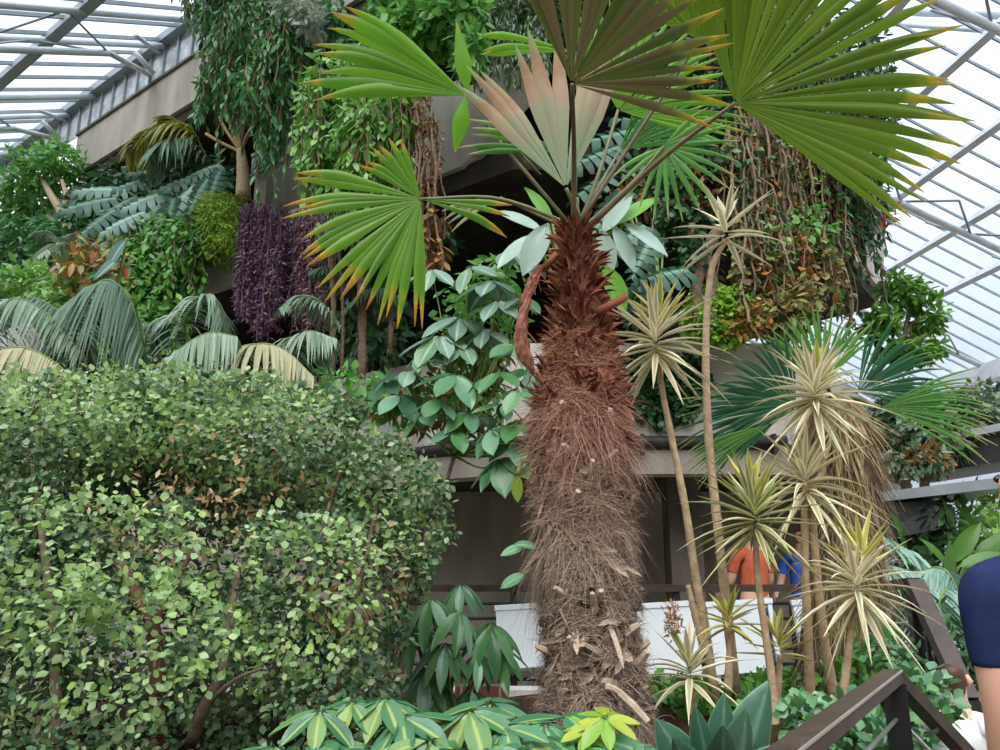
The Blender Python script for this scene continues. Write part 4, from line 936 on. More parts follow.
# ------------------------------------------------------------------ foreground shrub
def big_shrub():
    base = P(190, 730, 2.9); base[2] = .84
    t = thing('shrub', 'big small-leaved evergreen shrub filling the lower left, dense green mass', 'shrub', base)
    top_y = lambda x: np.interp(x, [-100, 250, 330, 385, 440, 465], [380, 378, 395, 438, 472, 505])
    right_x = lambda y: np.interp(y, [380, 440, 480, 520, 560, 600, 760], [330, 392, 440, 458, 432, 408, 392])
    back = [blob(20, 520, 3.75, 150, 120, .2), blob(170, 520, 3.75, 130, 120, .2), blob(300, 540, 3.75, 100, 110, .2), blob(60, 680, 3.4, 150, 110, .2), blob(240, 680, 3.4, 120, 100, .2)]
    B = []
    while len(B) < 150:
        x = rng.uniform(-80, 455); y = rng.uniform(390, 770); r = rng.uniform(20, 46)
        if y-r*.75 < top_y(x) or x+r*.9 > right_x(y): continue
        B.append(blob(x, y, np.interp(y, [400, 750], [3.35, 2.7])+rng.uniform(-.28, .3), r, r*.8, r*.0038))
    for _ in range(90):
        y = rng.uniform(385, 640); r = rng.uniform(7, 16); x = rng.uniform(0, 450)
        if rng.random() < .6: y = top_y(x)+rng.uniform(-6, 14)
        else: x = right_x(y)-rng.uniform(-4, 16)
        B.append(blob(x, y, rng.uniform(2.95, 3.4), r, r*.8, r*.004))
    mb = MB(); cloud(mb, B, 42000, (.016, .036), LEAF_R, .25, .45); cloud(mb, back, 9000, (.02, .04), LEAF_R, .25, .2); mesh_obj('foliage', mb, 'shrub', t)
    mb = MB(); top = [blob(60, 430, 3.2, 150, 55, .4), blob(190, 425, 3.3, 130, 50, .4), blob(285, 445, 3.3, 90, 50, .4), blob(380, 495, 3.25, 52, 40, .25), blob(300, 600, 2.6, 80, 80, .1), blob(90, 560, 2.5, 120, 70, .1), blob(120, 650, 2.35, 110, 70, .1), blob(395, 560, 3.1, 34, 50, .2)]
    cloud(mb, top, 7500, (.018, .038), LEAF_R, .05, .75, clump=7); cloud(mb, top[:4], 5500, (.018, .036), LEAF_R, -.1, .8, clump=6); mesh_obj('young_foliage', mb, 'shrub_young', t)
    mb = MB(); cloud(mb, [blob(350, 575, 2.9, 60, 60, .15), blob(180, 520, 2.9, 90, 40, .2), blob(230, 470, 3.0, 80, 40, .2)], 700, (.02, .045), LEAF, .4, .7); mesh_obj('dry_foliage', mb, 'shrub_dead', t)
    def br(pts, r0, r1, mat='bark_brown'):
        mb = MB(); mb.tube(pxline(pts, 14), np.linspace(r0, r1, 14), 8, True, .05); mesh_obj('branch', mb, mat, t)
    br([(190, 745, 2.55), (205, 705, 2.5), (222, 672, 2.5), (228, 630, 2.55), (240, 560, 2.7)], .02, .01)
    br([(205, 705, 2.5), (235, 680, 2.48), (262, 668, 2.5)], .010, .004)
    br([(160, 760, 2.6), (155, 640, 2.55), (140, 600, 2.55), (118, 560, 2.6)], .028, .016, 'bark_red'); br([(150, 640, 2.55), (170, 590, 2.6), (200, 540, 2.7)], .016, .008, 'bark_red')
    br([(330, 740, 2.9), (345, 640, 2.9), (365, 560, 2.95), (380, 490, 3.1)], .018, .008); br([(250, 740, 2.9), (300, 600, 2.9), (340, 470, 3.1)], .02, .006); br([(60, 760, 2.6), (50, 600, 2.7), (30, 450, 3.0)], .022, .008)
big_shrub()

# ------------------------------------------------------------------ scheffleras, agave and low leaves in front
def umbrella(label, D, base_px, ws, L, mat, extra=None, n=(7, 9), T=BIG, drop=.35, w=.85, cat='plant', name='umbrella_plant', grp=None, hub=None):
    base = P(*base_px, D); t = thing(name, label, cat, base, grp)
    mb = MB(); ml = MB()
    if hub is not None:
        h = P(*hub); mb.tube(bez([base, (base+h)/2+[-.04, 0, 0], h], 10), np.linspace(.02, .012, 10), 8); mesh_obj('trunk', mb, 'bark_brown', t); mb = MB(); base = h
    for px, py, dd in ws:
        c = P(px, py, dd); bb = base+np.array([rng.normal(0, .04), rng.normal(0, .04), 0])
        mb.tube(bez([bb, (bb*.4+c*.6)+np.array([0, 0, -.06]), c], 9), np.linspace(.008, .004, 9), 6)
        whorl(ml, c, int(rng.integers(*n)), L*rng.uniform(.8, 1.15), nrm(np.array([rng.normal(0, .25), -.35+rng.normal(0, .2), 1.0])), drop, T, w)
    mesh_obj('stem', mb, 'stem_green', t); mesh_obj('foliage', ml, mat, t)
    if extra:
        me = MB()
        for px, py, dd, l in extra: whorl(me, P(px, py, dd), 8, l, (rng.normal(0, .2), -.4, 1), .2, T, w)
        mesh_obj('young_foliage', me, 'schef_lime', t)
    return t
umbrella('variegated umbrella plant with yellow-splashed leaves in front of the big shrub', 2.2, (335, 790), [(320, 712, 2.2), (352, 703, 2.25), (385, 700, 2.25), (402, 718, 2.2), (300, 752, 2.1), (340, 755, 2.05), (275, 748, 2.15)], .15, 'schef_var')
umbrella('variegated umbrella plant beside the brick pier, yellow blotched leaves', 2.15, (455, 800), [(430, 742, 2.1), (470, 712, 2.2), (455, 752, 2.05), (505, 728, 2.15), (490, 705, 2.3), (400, 756, 2.1), (525, 752, 2.05)], .145, 'schef_var')
umbrella('umbrella plant with a lime-yellow top at the foot of the shaggy trunk', 2.25, (600, 800), [(560, 745, 2.2), (590, 738, 2.2), (640, 750, 2.2), (615, 755, 2.1), (545, 725, 2.3), (575, 760, 2.1)], .14, 'schef', [(605, 718, 2.2, .10), (588, 730, 2.2, .08)])
umbrella('drooping dark-leaved umbrella shrub between the big shrub and the palm trunk', 3.7, (452, 715), [(430, 600, 3.7), (460, 612, 3.65), (490, 625, 3.7), (415, 630, 3.7), (445, 645, 3.6), (478, 655, 3.65), (500, 650, 3.75), (425, 670, 3.7), (460, 585, 3.75), (400, 610, 3.75), (470, 690, 3.65), (440, 690, 3.7)], .20, 'mid_leaf', None, (7, 9), BIG_N, .9)
def agave():
    D = 2.0; base = P(715, 800, D); t = thing('agave', 'agave with broad dark blue-green blades at the bottom edge', 'agave', base)
    tips = [(768, 678, 2.0, 34), (724, 690, 1.95, 24), (694, 702, 1.9, 20), (655, 716, 1.95, 30), (745, 705, 1.9, 36), (672, 735, 1.85, 24), (784, 742, 1.95, 24), (722, 722, 1.8, 30)]
    for i, (px, py, dd, w) in enumerate(tips):
        e = P(px, py, dd); b = base+(e-base)*.02+np.array([(px-715)*.0003, 0, 0]); mb = MB()
        mb.straps([b], [e-b], [np.linalg.norm(e-b)], [w*mpp(e)*1.5], .02, 9, .28, 'agave', up=[[0, 1, 0.1]]); mesh_obj('leaf', mb, 'agave', t)
agave()
def groundcover():
    for lab, bl, n, sz, mat in (('low green creeping leaves on the soil right of the palm trunk', [blob(690, 700, 3.6, 60, 14, .3), blob(640, 690, 3.8, 30, 14, .2)], 700, (.03, .07), 'ground_leaf'),
        ('low leafy ground cover around the yucca stems under the white boards', [blob(800, 690, 4.2, 60, 16, .35), blob(860, 670, 4.0, 45, 18, .3), blob(750, 712, 3.6, 60, 14, .3)], 1100, (.03, .07), 'ground_leaf'),
        ('young leafy plants behind the dark handrail corner', [blob(840, 725, 2.9, 60, 26, .2), blob(925, 700, 3.1, 24, 30, .15), blob(880, 650, 3.9, 30, 14, .2), blob(890, 745, 2.7, 40, 18, .15)], 900, (.03, .065), 'mid_leaf')):
        mb = MB(); cloud(mb, bl, n, sz, LEAF_R, -.1, .3); o = mesh_obj('ground_cover', mb, mat); tag(o, lab, 'ground cover', None, 'stuff')
groundcover()

# ------------------------------------------------------------------ arching palms behind the shrub
def arching(label, base, fr, mats=('arch',), leaf=.4):
    t = thing('feather_palm', label, 'palm', base)
    for i, (pts, lf, m, dr) in enumerate(fr):
        mr = MB(); ml = MB(); R = [P(*q) for q in pts]
        if len(pts) < 5: R = [np.array(base)+np.array([0, 0, .25])] + R
        pinnate(mr, ml, R, lf, 64, dr, .022, .35, .012, .0); o = mesh_obj('frond', ml, m, t); mesh_obj('rachis', mr, 'stem_green', o)
    mb = MB(); b = np.array(base); mb.tube([b+[0, 0, -.5], b+[0, 0, .3]], [.09, .07], 9, True, .1); mesh_obj('stem', mb, 'bark_brown', t)
arching('feather palm with pale straw-tinted arching fronds at the far left', P(-20, 470, 4.6), [([(-40, 390, 3.9), (5, 350, 3.8), (45, 356, 3.8), (95, 398, 3.8)], .30, 'arch_straw', 1.1), ([(-30, 330, 4.5), (12, 300, 4.4), (45, 312, 4.4), (80, 350, 4.4)], .30, 'arch', .9), ([(-10, 320, 5.0), (25, 298, 5.0), (55, 308, 5.0), (80, 334, 5.0)], .3, 'arch_dark', .6)])
arching('feather palm with one tall hooked frond hanging like a curtain', P(95, 440, 4.7), [([(70, 370, 4.7), (82, 305, 4.6), (106, 280, 4.5), (130, 300, 4.5), (144, 352, 4.5)], .34, 'arch_dark', 1.6), ([(88, 340, 4.8), (98, 290, 4.7), (112, 282, 4.6), (138, 316, 4.6)], .32, 'arch', 1.7)])
arching('feather palm with grey-green combed fronds bowing over the middle of the shrub', P(215, 440, 4.8), [([(150, 392, 4.5), (178, 352, 4.4), (208, 333, 4.4), (236, 336, 4.4)], .40, 'arch', 1.5), ([(185, 330, 4.9), (200, 300, 4.8), (214, 296, 4.8), (222, 322, 4.8)], .32, 'arch', .8), ([(230, 356, 4.6), (258, 344, 4.5), (285, 350, 4.5), (312, 375, 4.5)], .34, 'arch_straw', 1.1), ([(280, 360, 4.8), (305, 332, 4.7), (335, 338, 4.7)], .3, 'arch', .9), ([(170, 370, 4.9), (150, 330, 4.9), (165, 318, 4.9)], .3, 'arch_dark', .9)])
# ------------------------------------------------------------------ plants on the terraces of the tower
pl = lambda off: (lambda px, py, D: PL(px, py, off))
pr = lambda off: (lambda px, py, D: PR(px, py, off))
def mass(name, label, cat, bl, n, size, mat, T=LEAF, droop=.3, shell=.4, extra=None, branches=None, bmat='bark_brown', upn=.6, clump=0, drape=None):
    c = bl[0][0]-np.array([0, 0, bl[0][1][2]]); t = thing(name, label, cat, c)
    mb = MB(); cloud(mb, bl, n, size, T, droop, shell, upn, clump=clump); mesh_obj('foliage', mb, mat, t)
    if drape:
        nd, ln, lf, per, md = drape; tops = []
        vol = np.array([b[1][0]*b[1][2] for b in bl]); vol = vol/vol.sum()
        for _ in range(nd):
            c_, r_ = bl[int(rng.choice(len(bl), p=vol))]; u = nrm(rng.normal(size=3)); u[1] = -abs(u[1]); tops.append(c_+u*r_*rng.uniform(.8, 1.1))
        ms = MB(); ml = MB(); strands(ms, ml, tops, rng.uniform(*ln, nd), lf, per, LEAF_N if T is LEAF_N else LEAF, .008, .07, .9, .7); mesh_obj('trailing_foliage', ml, md, t); mesh_obj('stem', ms, 'vine_brown', t)
    for nm, b2, n2, s2, m2, T2, d2 in extra or []:
        mb = MB(); cloud(mb, b2, n2, s2, T2, d2, .5); mesh_obj(nm, mb, m2, t)
    for pts, r0, r1 in branches or []:
        mb = MB(); mb.tube(bez(pts, 12), np.linspace(r0, r1, 12), 8, True, .06); mesh_obj('branch', mb, bmat, t)
    return t
B = lambda px, py, rx, ry, off, rd=.4: blob(px, py, 0, rx, ry, rd, pl(off))
BR = lambda px, py, rx, ry, off, rd=.4: blob(px, py, 0, rx, ry, rd, pr(off))
FB = lambda px, py, rx, ry, D, rd=.3: blob(px, py, D, rx, ry, rd)

# far left fig tree and its neighbours
mass('small_tree', 'small bushy tree with a forked pinkish trunk below the far left glass wall', 'tree', [B(40, 170, 34, 26, .6), B(25, 195, 30, 22, .6), B(60, 160, 22, 18, .5), B(15, 225, 26, 30, .6)], 2600, (.10, .2), 'climber_fresh', LEAF, .3, .3, None,
     [[PL(64, 240, .5), PL(62, 215, .5), PL(52, 196, .6), PL(42, 178, .6)], ] and [([PL(64, 243, .5), PL(62, 215, .5), PL(52, 197, .6), PL(42, 178, .6)], .10, .05), ([PL(62, 215, .5), PL(66, 198, .5), PL(62, 180, .5)], .06, .03)], 'bark_pale')
mass('bush', 'dull green bush hanging over the far left planter below the forked tree', 'bush', [B(20, 250, 36, 36, .8), B(60, 235, 30, 24, .7), B(90, 215, 22, 20, .5), B(10, 285, 30, 24, .9)], 2600, (.10, .2), 'weeping', LEAF, .5, .3)
def feather(label, base, fr, name='fern', cat='fern'):
    t = thing(name, label, cat, base)
    for R, lf, m, dr, w in fr:
        mr = MB(); ml = MB(); pinnate(mr, ml, R, lf, 46, dr, w, .4, .015, .0); o = mesh_obj('frond', ml, m, t); mesh_obj('rachis', mr, 'stem_green', o)
    return t
feather('pale grey feathery fern leaning from the far left planter', PL(70, 262, .7), [([PL(70, 262, .8), PL(58, 244, 1.0), PL(46, 250, 1.2), PL(36, 262, 1.3)], .3, 'grey_flower', .5, .05), ([PL(70, 262, .8), PL(76, 240, .9), PL(80, 232, 1.0)], .26, 'grey_flower', .3, .05), ([PL(68, 258, .8), PL(50, 232, 1.0), PL(34, 236, 1.1)], .28, 'arch', .5, .04)])

# monstera bank
def leaves_at(name, label, cat, spec, mat, base, T=MON, extra=None, stem='stem_green', pal=None):
    """spec: (point, size m, direction px-angle deg, tilt)"""
    t = thing(name, label, cat, base)
    for (p, L, ang, face) in spec:
        a = math.radians(ang); ax = nrm(math.cos(a)*RIGHT + math.sin(a)*UPV - .25*FWD); nn = nrm(np.array([rng.normal(0, .2), -0.75, .65+face]))
        mb = MB(); mb.inst(T, [np.asarray(p)-ax*L*.35], frames(ax[None], nn[None]), [L]); o = mesh_obj('leaf', mb, mat if pal is None else pal[int(rng.integers(len(pal)))], t)
        q = np.asarray(p)-ax*L*.35; mb = MB(); mb.tube(bez([q, (q+base)/2+np.array([0, .1, .05]), base], 8), .012, 5); mesh_obj('petiole', mb, stem, o)
    return t
leaves_at('split_leaf_plant', 'bank of big glossy dark split leaves on the upper left planter', 'plant', [(PL(px, py, o), L, a, 0) for px, py, L, a, o in (
    (108, 188, 0.74, 177, .9), (118, 204, 0.81, 210, 1.0), (128, 217, 0.67, 204, 1.1), (160, 172, 0.67, 173, .6), (158, 193, 0.81, 197, .8), (190, 176, 0.67, 195, .6), (182, 196, 0.74, 229, .7), (150, 213, 0.67, 226, .9), (140, 180, 0.59, 192, .8),
    (205, 168, 0.59, 201, .5), (120, 232, 0.59, 208, 1.1), (170, 212, 0.59, 263, .8), (100, 218, 0.67, 216, 1.2), (200, 190, 0.59, 242, .6), (215, 182, 0.52, 253, .5), (96, 200, .8, 190, 1.1))], 'monstera', PL(165, 225, .3), pal=['monstera', 'monstera', 'monstera_pale'])
mass('bush', 'dark leafy growth in the shade behind the split leaves', 'bush', [B(205, 175, 30, 22, .1), B(150, 190, 60, 36, -.1, .3), B(100, 210, 30, 30, .2)], 1500, (.12, .25), 'ivy', LEAF, .3, .2)
feather('yellowing feather palm frond drooping under the concrete balcony', PL(205, 150, .2), [([PL(205, 155, .3), PL(190, 128, .5), PL(165, 124, .8), PL(140, 138, 1.0), PL(128, 150, 1.1)], .55, 'arch_yellow', .9, .05), ([PL(205, 155, .3), PL(185, 136, .6), PL(165, 140, .9), PL(150, 156, 1.0)], .5, 'arch_dark', 1.0, .05), ([PL(205, 155, .3), PL(180, 122, .5), PL(160, 118, .7)], .5, 'arch_yellow', .7, .05)], 'feather_palm', 'palm')
mass('climber', 'bright green leafy climber spilling over the middle left planter', 'climber', [B(160, 255, 44, 38, .7), B(135, 270, 30, 34, .8), B(150, 300, 36, 36, .8), B(185, 245, 30, 28, .6), B(165, 325, 24, 22, .8), B(125, 250, 20, 20, .8)], 3800, (.09, .17), 'climber_fresh', LEAF, .8, .35, [('lower_foliage', [B(150, 300, 38, 42, .9), B(140, 275, 34, 30, .95)], 800, (.09, .18), 'climber', LEAF, 1.0)], drape=(170, (.3, 1.0), (.09, .17), 24, 'climber_fresh'))
mass('bush', 'round yellow-green mossy clump on the corner of the middle planter', 'bush', [B(226, 222, 24, 26, .4), B(215, 212, 16, 15, .4), B(236, 240, 14, 16, .35), B(220, 252, 14, 14, .3)], 3600, (.05, .10), 'moss_lime', LEAF_N, .2, .5)
mass('croton', 'croton with orange and yellow leaves behind the hooked palm frond', 'plant', [FB(80, 278, 26, 22, 6.5), FB(96, 252, 18, 14, 6.6), FB(110, 268, 14, 18, 6.6)], 300, (.09, .17), 'croton', BIG_N, .4, .1)
leaves_at('broad_leaf_plant', 'pale broad-leaved plant under the bright climber', 'plant', [(P(px, py, 6.2), .34, a, 0) for px, py, a in ((82, 300, 200), (88, 312, 250), (72, 322, 210), (92, 330, 280), (105, 285, 240), (118, 248, 235), (112, 262, 215))], 'monstera_pale', P(88, 360, 6.2), BIG)
mass('bush', 'light green shrub topping up behind the far left arching fronds', 'bush', [FB(35, 285, 40, 16, 6.8), FB(70, 300, 26, 16, 6.6), FB(130, 350, 24, 20, 6.2)], 1300, (.06, .13), 'climber', LEAF, .2, .3)

# purple trailing plants
def trailing(name, label, tops, lens, leaf, per, mats, T=LEAF_N, srad=.006, sway=.04, droop=.8, base=None, spread=.6):
    t = thing(name, label, 'trailing plant', base if base is not None else tops[0])
    k = len(mats); tops = list(tops)
    ms = MB()
    for i, m in enumerate(mats):
        ml = MB(); idx = [j for j in range(len(tops)) if j % k == i]
        strands(ms, ml, [tops[j] for j in idx], [lens[j] for j in idx], leaf, per, T, srad, sway, droop, spread); mesh_obj('foliage', ml, m, t)
    mesh_obj('stem', ms, 'purple' if 'purple' in mats else 'vine_brown', t)
    return t
def tops_in(x0, x1, y0, y1, n, f, jit=.15): return [f(rng.uniform(x0, x1), rng.uniform(y0, y1), rng.uniform(0, jit)) for _ in range(n)]
tp = tops_in(243, 288, 200, 228, 150, lambda a, b, o: PL(a, b, .2+o*3)); trailing('purple_trailing_plant', 'long purple trailing plant, the fuller and darker of the two, below the grey rail', tp, [rng.uniform(.6, 1.65)*(1.0 if PL(266, 212)[0]-.35 < p[0] else .9) for p in tp], (.05, .10), 80, ['purple', 'purple', 'purple_pink', 'purple'], droop=.45, spread=1.0)
tp = tops_in(296, 334, 206, 232, 90, lambda a, b, o: PL(a, b, .15+o*3)); trailing('purple_trailing_plant', 'purple trailing plant with pinkish dry patches, nearer the aerial roots', tp, [rng.uniform(.5, 1.5) for p in tp], (.05, .10), 70, ['purple', 'purple_pink', 'purple'], droop=.45, spread=1.0)
# young palm with a short pale trunk and fan of bare stalks
t = thing('young_tree', 'pale trunk with bare radiating stalks standing on the planter under the balcony', 'tree', PL(244, 195, .3))
mb = MB(); mb.tube(bez([PL(244, 198, .3), PL(243, 170, .3), PL(241, 150, .3)], 10), np.linspace(.11, .06, 10), 9, True, .08); mesh_obj('trunk', mb, 'bark_pale', t)
for q in ((213, 105), (224, 98), (238, 100), (247, 104), (206, 134), (258, 118)):
    mb = MB(); mb.tube(bez([PL(241, 152, .3), PL((241+q[0])/2-2, (152+q[1])/2, .4), PL(*q, .5)], 8), .025, 6); mesh_obj('stalk', mb, 'rosette_dead', t)

# weeping fig at the top
WB = [B(255, 30, 40, 50, .9, .6), B(235, 75, 28, 34, 1.0, .5), B(262, 90, 30, 32, 1.0, .5), B(288, 60, 24, 50, .8, .5), B(270, 135, 14, 26, .9, .3), B(225, 10, 26, 22, 1.0, .5), B(245, -30, 60, 40, .9, .6), B(283, 110, 16, 22, .8, .3), B(214, 88, 12, 14, 1.1, .3)]
mass('weeping_fig', 'big weeping fig hanging over the end of the concrete balcony at the top', 'tree', WB, 3600, (.09, .19), 'weeping', LEAF_N, 1.1, .3, [('young_foliage', WB, 900, (.10, .18), 'climber_fresh', LEAF_N, 1.1)],
     [([PL(345, 130, .1), PL(318, 95, .3), PL(300, 65, .6), PL(280, 25, .8)], .10, .06), ([PL(350, 150, 0), PL(318, 118, .3), PL(290, 100, .7), PL(262, 62, .9)], .08, .04), ([PL(272, 160, .8), PL(266, 125, .9), PL(262, 70, .9)], .05, .03)], drape=(230, (.25, .8), (.09, .19), 24, 'weeping'))
mass('flowering_bush', 'whitish flowering clump at the top beside the weeping fig', 'bush', [B(298, 10, 20, 24, .9), B(310, 24, 12, 14, .9)], 1300, (.07, .13), 'grey_flower', LEAF, .2, .4)
mass('climber', 'thin climber dangling in the dark gap right of the weeping fig', 'climber', [B(305, 55, 10, 30, .6, .2), B(330, 20, 18, 24, .4, .2), B(300, 100, 8, 16, .6, .2), B(345, 45, 10, 12, .4, .2)], 520, (.10, .17), 'weeping', LEAF, .8, .2)

# climber bank mid left of the palm
CB = [B(350, 90, 36, 28, 1.2, .5), B(335, 130, 32, 34, 1.2, .5), B(370, 140, 34, 34, 1.3, .5), B(345, 168, 30, 20, 1.2, .4), B(388, 62, 32, 20, 1.0, .4), B(325, 100, 22, 20, 1.1, .4), B(400, 110, 18, 30, 1.2, .4)]
mass('climber', 'light green drooping climber bank between the weeping fig and the palm fronds', 'climber', CB, 3600, (.08, .15), 'climber', LEAF, 1.0, .3, [('young_foliage', CB, 1500, (.07, .14), 'climber_fresh', LEAF, 1.0)], [([PL(350, 165, .8), PL(345, 110, 1.0), PL(360, 70, 1.0)], .06, .03)], drape=(240, (.25, .8), (.08, .16), 24, 'climber'))
mass('climber', 'leafy green clump above the left fan frond, under the top edge', 'climber', [B(420, 30, 34, 22, 1.0, .4), B(455, 20, 30, 22, 1.0, .4), B(395, 42, 22, 18, 1.0, .4), B(400, 8, 30, 16, .9, .4), B(470, 52, 14, 26, 1.0, .3)], 2600, (.10, .18), 'climber_fresh', LEAF, .5, .35)
tp = [P(rng.uniform(455, 545), rng.uniform(8, 30), 6.7) for _ in range(90)]; trailing('hanging_fern', 'grey-green asparagus fern hanging over the pale concrete planter end', tp, rng.uniform(.25, .75, 90), (.05, .11), 60, ['fern_hang', 'fern_hang', 'arch_dark'], LEAF_N, .003, .08)
mass('bush', 'feathery tuft growing on top of the pale concrete planter end', 'bush', [FB(500, 14, 44, 16, 6.9), FB(540, 0, 40, 18, 6.9)], 2600, (.05, .12), 'fern_hang', LEAF_N, .3, .3)
# dry root mats
def roots(label, tops, lens, mats, base, rad=.012, leaf=(.04, .09), per=26, sway=.06, name='hanging_roots'):
    t = thing(name, label, 'hanging roots', base); ms = MB(); ml = MB()
    strands(ms, ml, tops, lens, leaf, per, LEAF, rad, sway, .6, .8, 5); mesh_obj('root', ms, 'vine_brown', t); mesh_obj('dry_leaves', ml, mats, t); return t
tp = [PL(rng.uniform(398, 432), rng.uniform(80, 120), rng.uniform(1.0, 1.4)) for _ in range(26)]; roots('brown hanging root mat below the left fan frond', tp, rng.uniform(.6, 1.7, 26), 'dead_fern', tp[0])
tp = [PL(rng.uniform(412, 440), rng.uniform(205, 228), rng.uniform(1.0, 1.4)) for _ in range(16)]; roots('rusty dead leaf bunch hanging under the lower left fan frond', tp, rng.uniform(.2, .6, 16), 'dead_fern', tp[0], leaf=(.09, .2))
for (x, y0, y1, r, lab) in ((330, 240, 378, .030, 'leftmost of three aerial roots hanging in the dark gap, a double strand'), (359, 232, 378, .045, 'thickest aerial root hanging in the dark gap, wrapped in brown fibre'), (388, 238, 348, .024, 'thin dark aerial root nearest the shaggy palm')):
    a = P(x, y0, 7.6); b = P(x+2, y1, 7.6); t = thing('aerial_root', lab, 'aerial root', b, 'aerial roots in the dark gap'); mb = MB(); pts = bez([a+[0, 0, .8], a, (a+b)/2+[.03, 0, 0], b], 24)
    mb.tube(pts, r*(1+.18*np.sin(np.arange(24)*1.9)), 8, True, .25)
    if r == .030: mb.tube(pts+[.09, .04, 0], r*.7, 7, True, .2)
    mesh_obj('strand', mb, 'vine_brown', t)
    mb = MB(); q = pts[rng.integers(0, 24, 260)]+rng.normal(0, r*.7, (260, 3)); mb.straps(q, rng.normal(0, 1, (260, 3))+[0, 0, -.8], rng.uniform(.03, .08, 260), .012, .3, 4, .2, 'hair'); f = mesh_obj('fibre', mb, 'straw', t); f['kind'] = 'stuff'
feather('pale feather frond low against the purple plant', P(330, 320, 7.4), [([P(340, 325, 7.3), P(318, 300, 7.2), P(296, 296, 7.2), P(280, 308, 7.1)], .22, 'arch', .8, .03), ([P(345, 310, 7.6), P(375, 288, 7.5), P(405, 300, 7.5)], .25, 'arch_dark', .8, .03), ([P(345, 290, 7.8), P(330, 268, 7.7), P(312, 270, 7.7)], .22, 'arch_dark', .7, .03)], 'feather_palm', 'palm')
mass('bush', 'dark shaded foliage in the gap behind the aerial roots', 'bush', [FB(375, 290, 46, 40, 8.3), FB(400, 250, 20, 26, 8.2), FB(440, 240, 16, 14, 8.2), FB(370, 340, 50, 24, 8.0)], 900, (.10, .22), 'ivy', LEAF, .5, .1)

# broad-leaved plants left of the trunk
def palmate(label, D, base_px, ws, L, mat, name='umbrella_tree', n=(4, 7), drop=.55, w=1.15, T=BIG, hub=None):
    return umbrella(label, D, base_px, ws, L, mat, None, n, T, drop, w, 'plant', name, None, hub)
palmate('tall umbrella tree with large pale glossy leaves left of the shaggy trunk', 5.0, (396, 700), [(432, 270, 5.0), (470, 268, 5.0), (492, 282, 4.9), (512, 252, 5.0), (545, 236, 4.8), (498, 302, 4.8), (520, 298, 4.8), (440, 336, 4.9), (425, 352, 4.9), (410, 372, 4.9), (462, 345, 4.9), (485, 330, 4.9), (460, 318, 5.0)], .25, 'pale_leaf', hub=(462, 430, 5.0))
palmate('lower umbrella tree with drooping mid-green leaves left of the trunk', 4.7, (388, 700), [(515, 345, 4.6), (530, 370, 4.7), (520, 390, 4.5), (455, 375, 4.7), (480, 380, 4.7), (500, 372, 4.6), (440, 400, 4.7), (470, 412, 4.7), (505, 405, 4.6), (425, 410, 4.8), (490, 430, 4.6), (455, 430, 4.7), (515, 440, 4.6), (520, 420, 4.6), (400, 395, 4.9), (500, 460, 4.6), (385, 380, 5.0)], .23, 'mid_leaf', hub=(455, 455, 4.8))
mass('vine', 'tangle of small bright leaves climbing behind the umbrella trees', 'climber', [FB(480, 320, 40, 50, 5.4), FB(400, 400, 46, 24, 5.3), FB(470, 390, 40, 40, 5.3), FB(345, 385, 40, 14, 5.2), FB(500, 280, 24, 24, 5.4)], 1500, (.05, .13), 'climber_fresh', LEAF, .4, .2, [('dry_foliage', [FB(440, 400, 50, 30, 5.2), FB(480, 360, 30, 30, 5.2)], 260, (.06, .14), 'dead_fern', LEAF, .6)])
leaves_at('yellow_leaf_vine', 'single yellowing oval leaf dangling beside the trunk over the dark opening', 'leaf', [(P(517, 484, 3.6), .13, 265, .1), (P(534, 474, 3.6), .10, 250, .1)], 'moss_lime', P(528, 462, 3.5), BIG)
leaves_at('broad_leaf_plant', 'small plant with two green leaves poking out left of the trunk', 'plant', [(P(517, 548, 3.9), .14, 190, .1), (P(516, 578, 3.9), .14, 200, .1), (P(530, 545, 3.9), .12, 160, .1)], 'schef', P(545, 585, 3.9), BIG)
# tree philodendron behind the crown
leaves_at('philodendron', 'pale philodendron behind the palm crown, some leaves lime green', 'plant', [(P(px, py, D), L, a, 0) for px, py, D, L, a in ((528, 222, 4.6, .34, 150), (520, 244, 4.5, .32, 215), (545, 210, 4.7, .3, 120), (538, 240, 4.4, .36, 240), (612, 218, 4.4, .30, 60), (628, 214, 4.4, .32, 40), (640, 232, 4.4, .34, 330), (622, 240, 4.4, .32, 300), (605, 246, 4.3, .3, 280), (612, 280, 4.2, .3, 300))], None, P(578, 330, 4.7), BIG, pal=['pale_leaf', 'pale_leaf', 'lime_leaf'])
leaves_at('split_leaf_plant', 'dark split-leaved plant deep in the shade behind the palm stalks', 'plant', [(P(px, py, D), L, a, 0) for px, py, D, L, a in ((628, 236, 6.0, .5, 215), (668, 272, 6.2, .52, 190), (625, 130, 7.2, .75, 190), (600, 152, 7.0, .6, 200), (655, 120, 7.4, .7, 170), (600, 175, 7.0, .6, 215), (640, 165, 7.2, .6, 205), (645, 250, 5.9, .4, 240), (610, 205, 6.4, .5, 230))], 'monstera', P(660, 300, 6.6), MON)
mass('ivy', 'small dark ivy in the shade right of the palm stalks', 'ivy', [FB(640, 190, 40, 26, 7.2), FB(690, 185, 34, 26, 7.1), FB(680, 215, 34, 24, 7.0), FB(715, 170, 24, 22, 7.0), FB(690, 255, 12, 24, 6.8)], 2600, (.05, .11), 'ivy', LEAF_R, .4, .3, [('dry_foliage', [FB(640, 200, 40, 22, 7.1), FB(700, 190, 30, 22, 7.0)], 400, (.06, .14), 'dead_fern', LEAF, .5)])
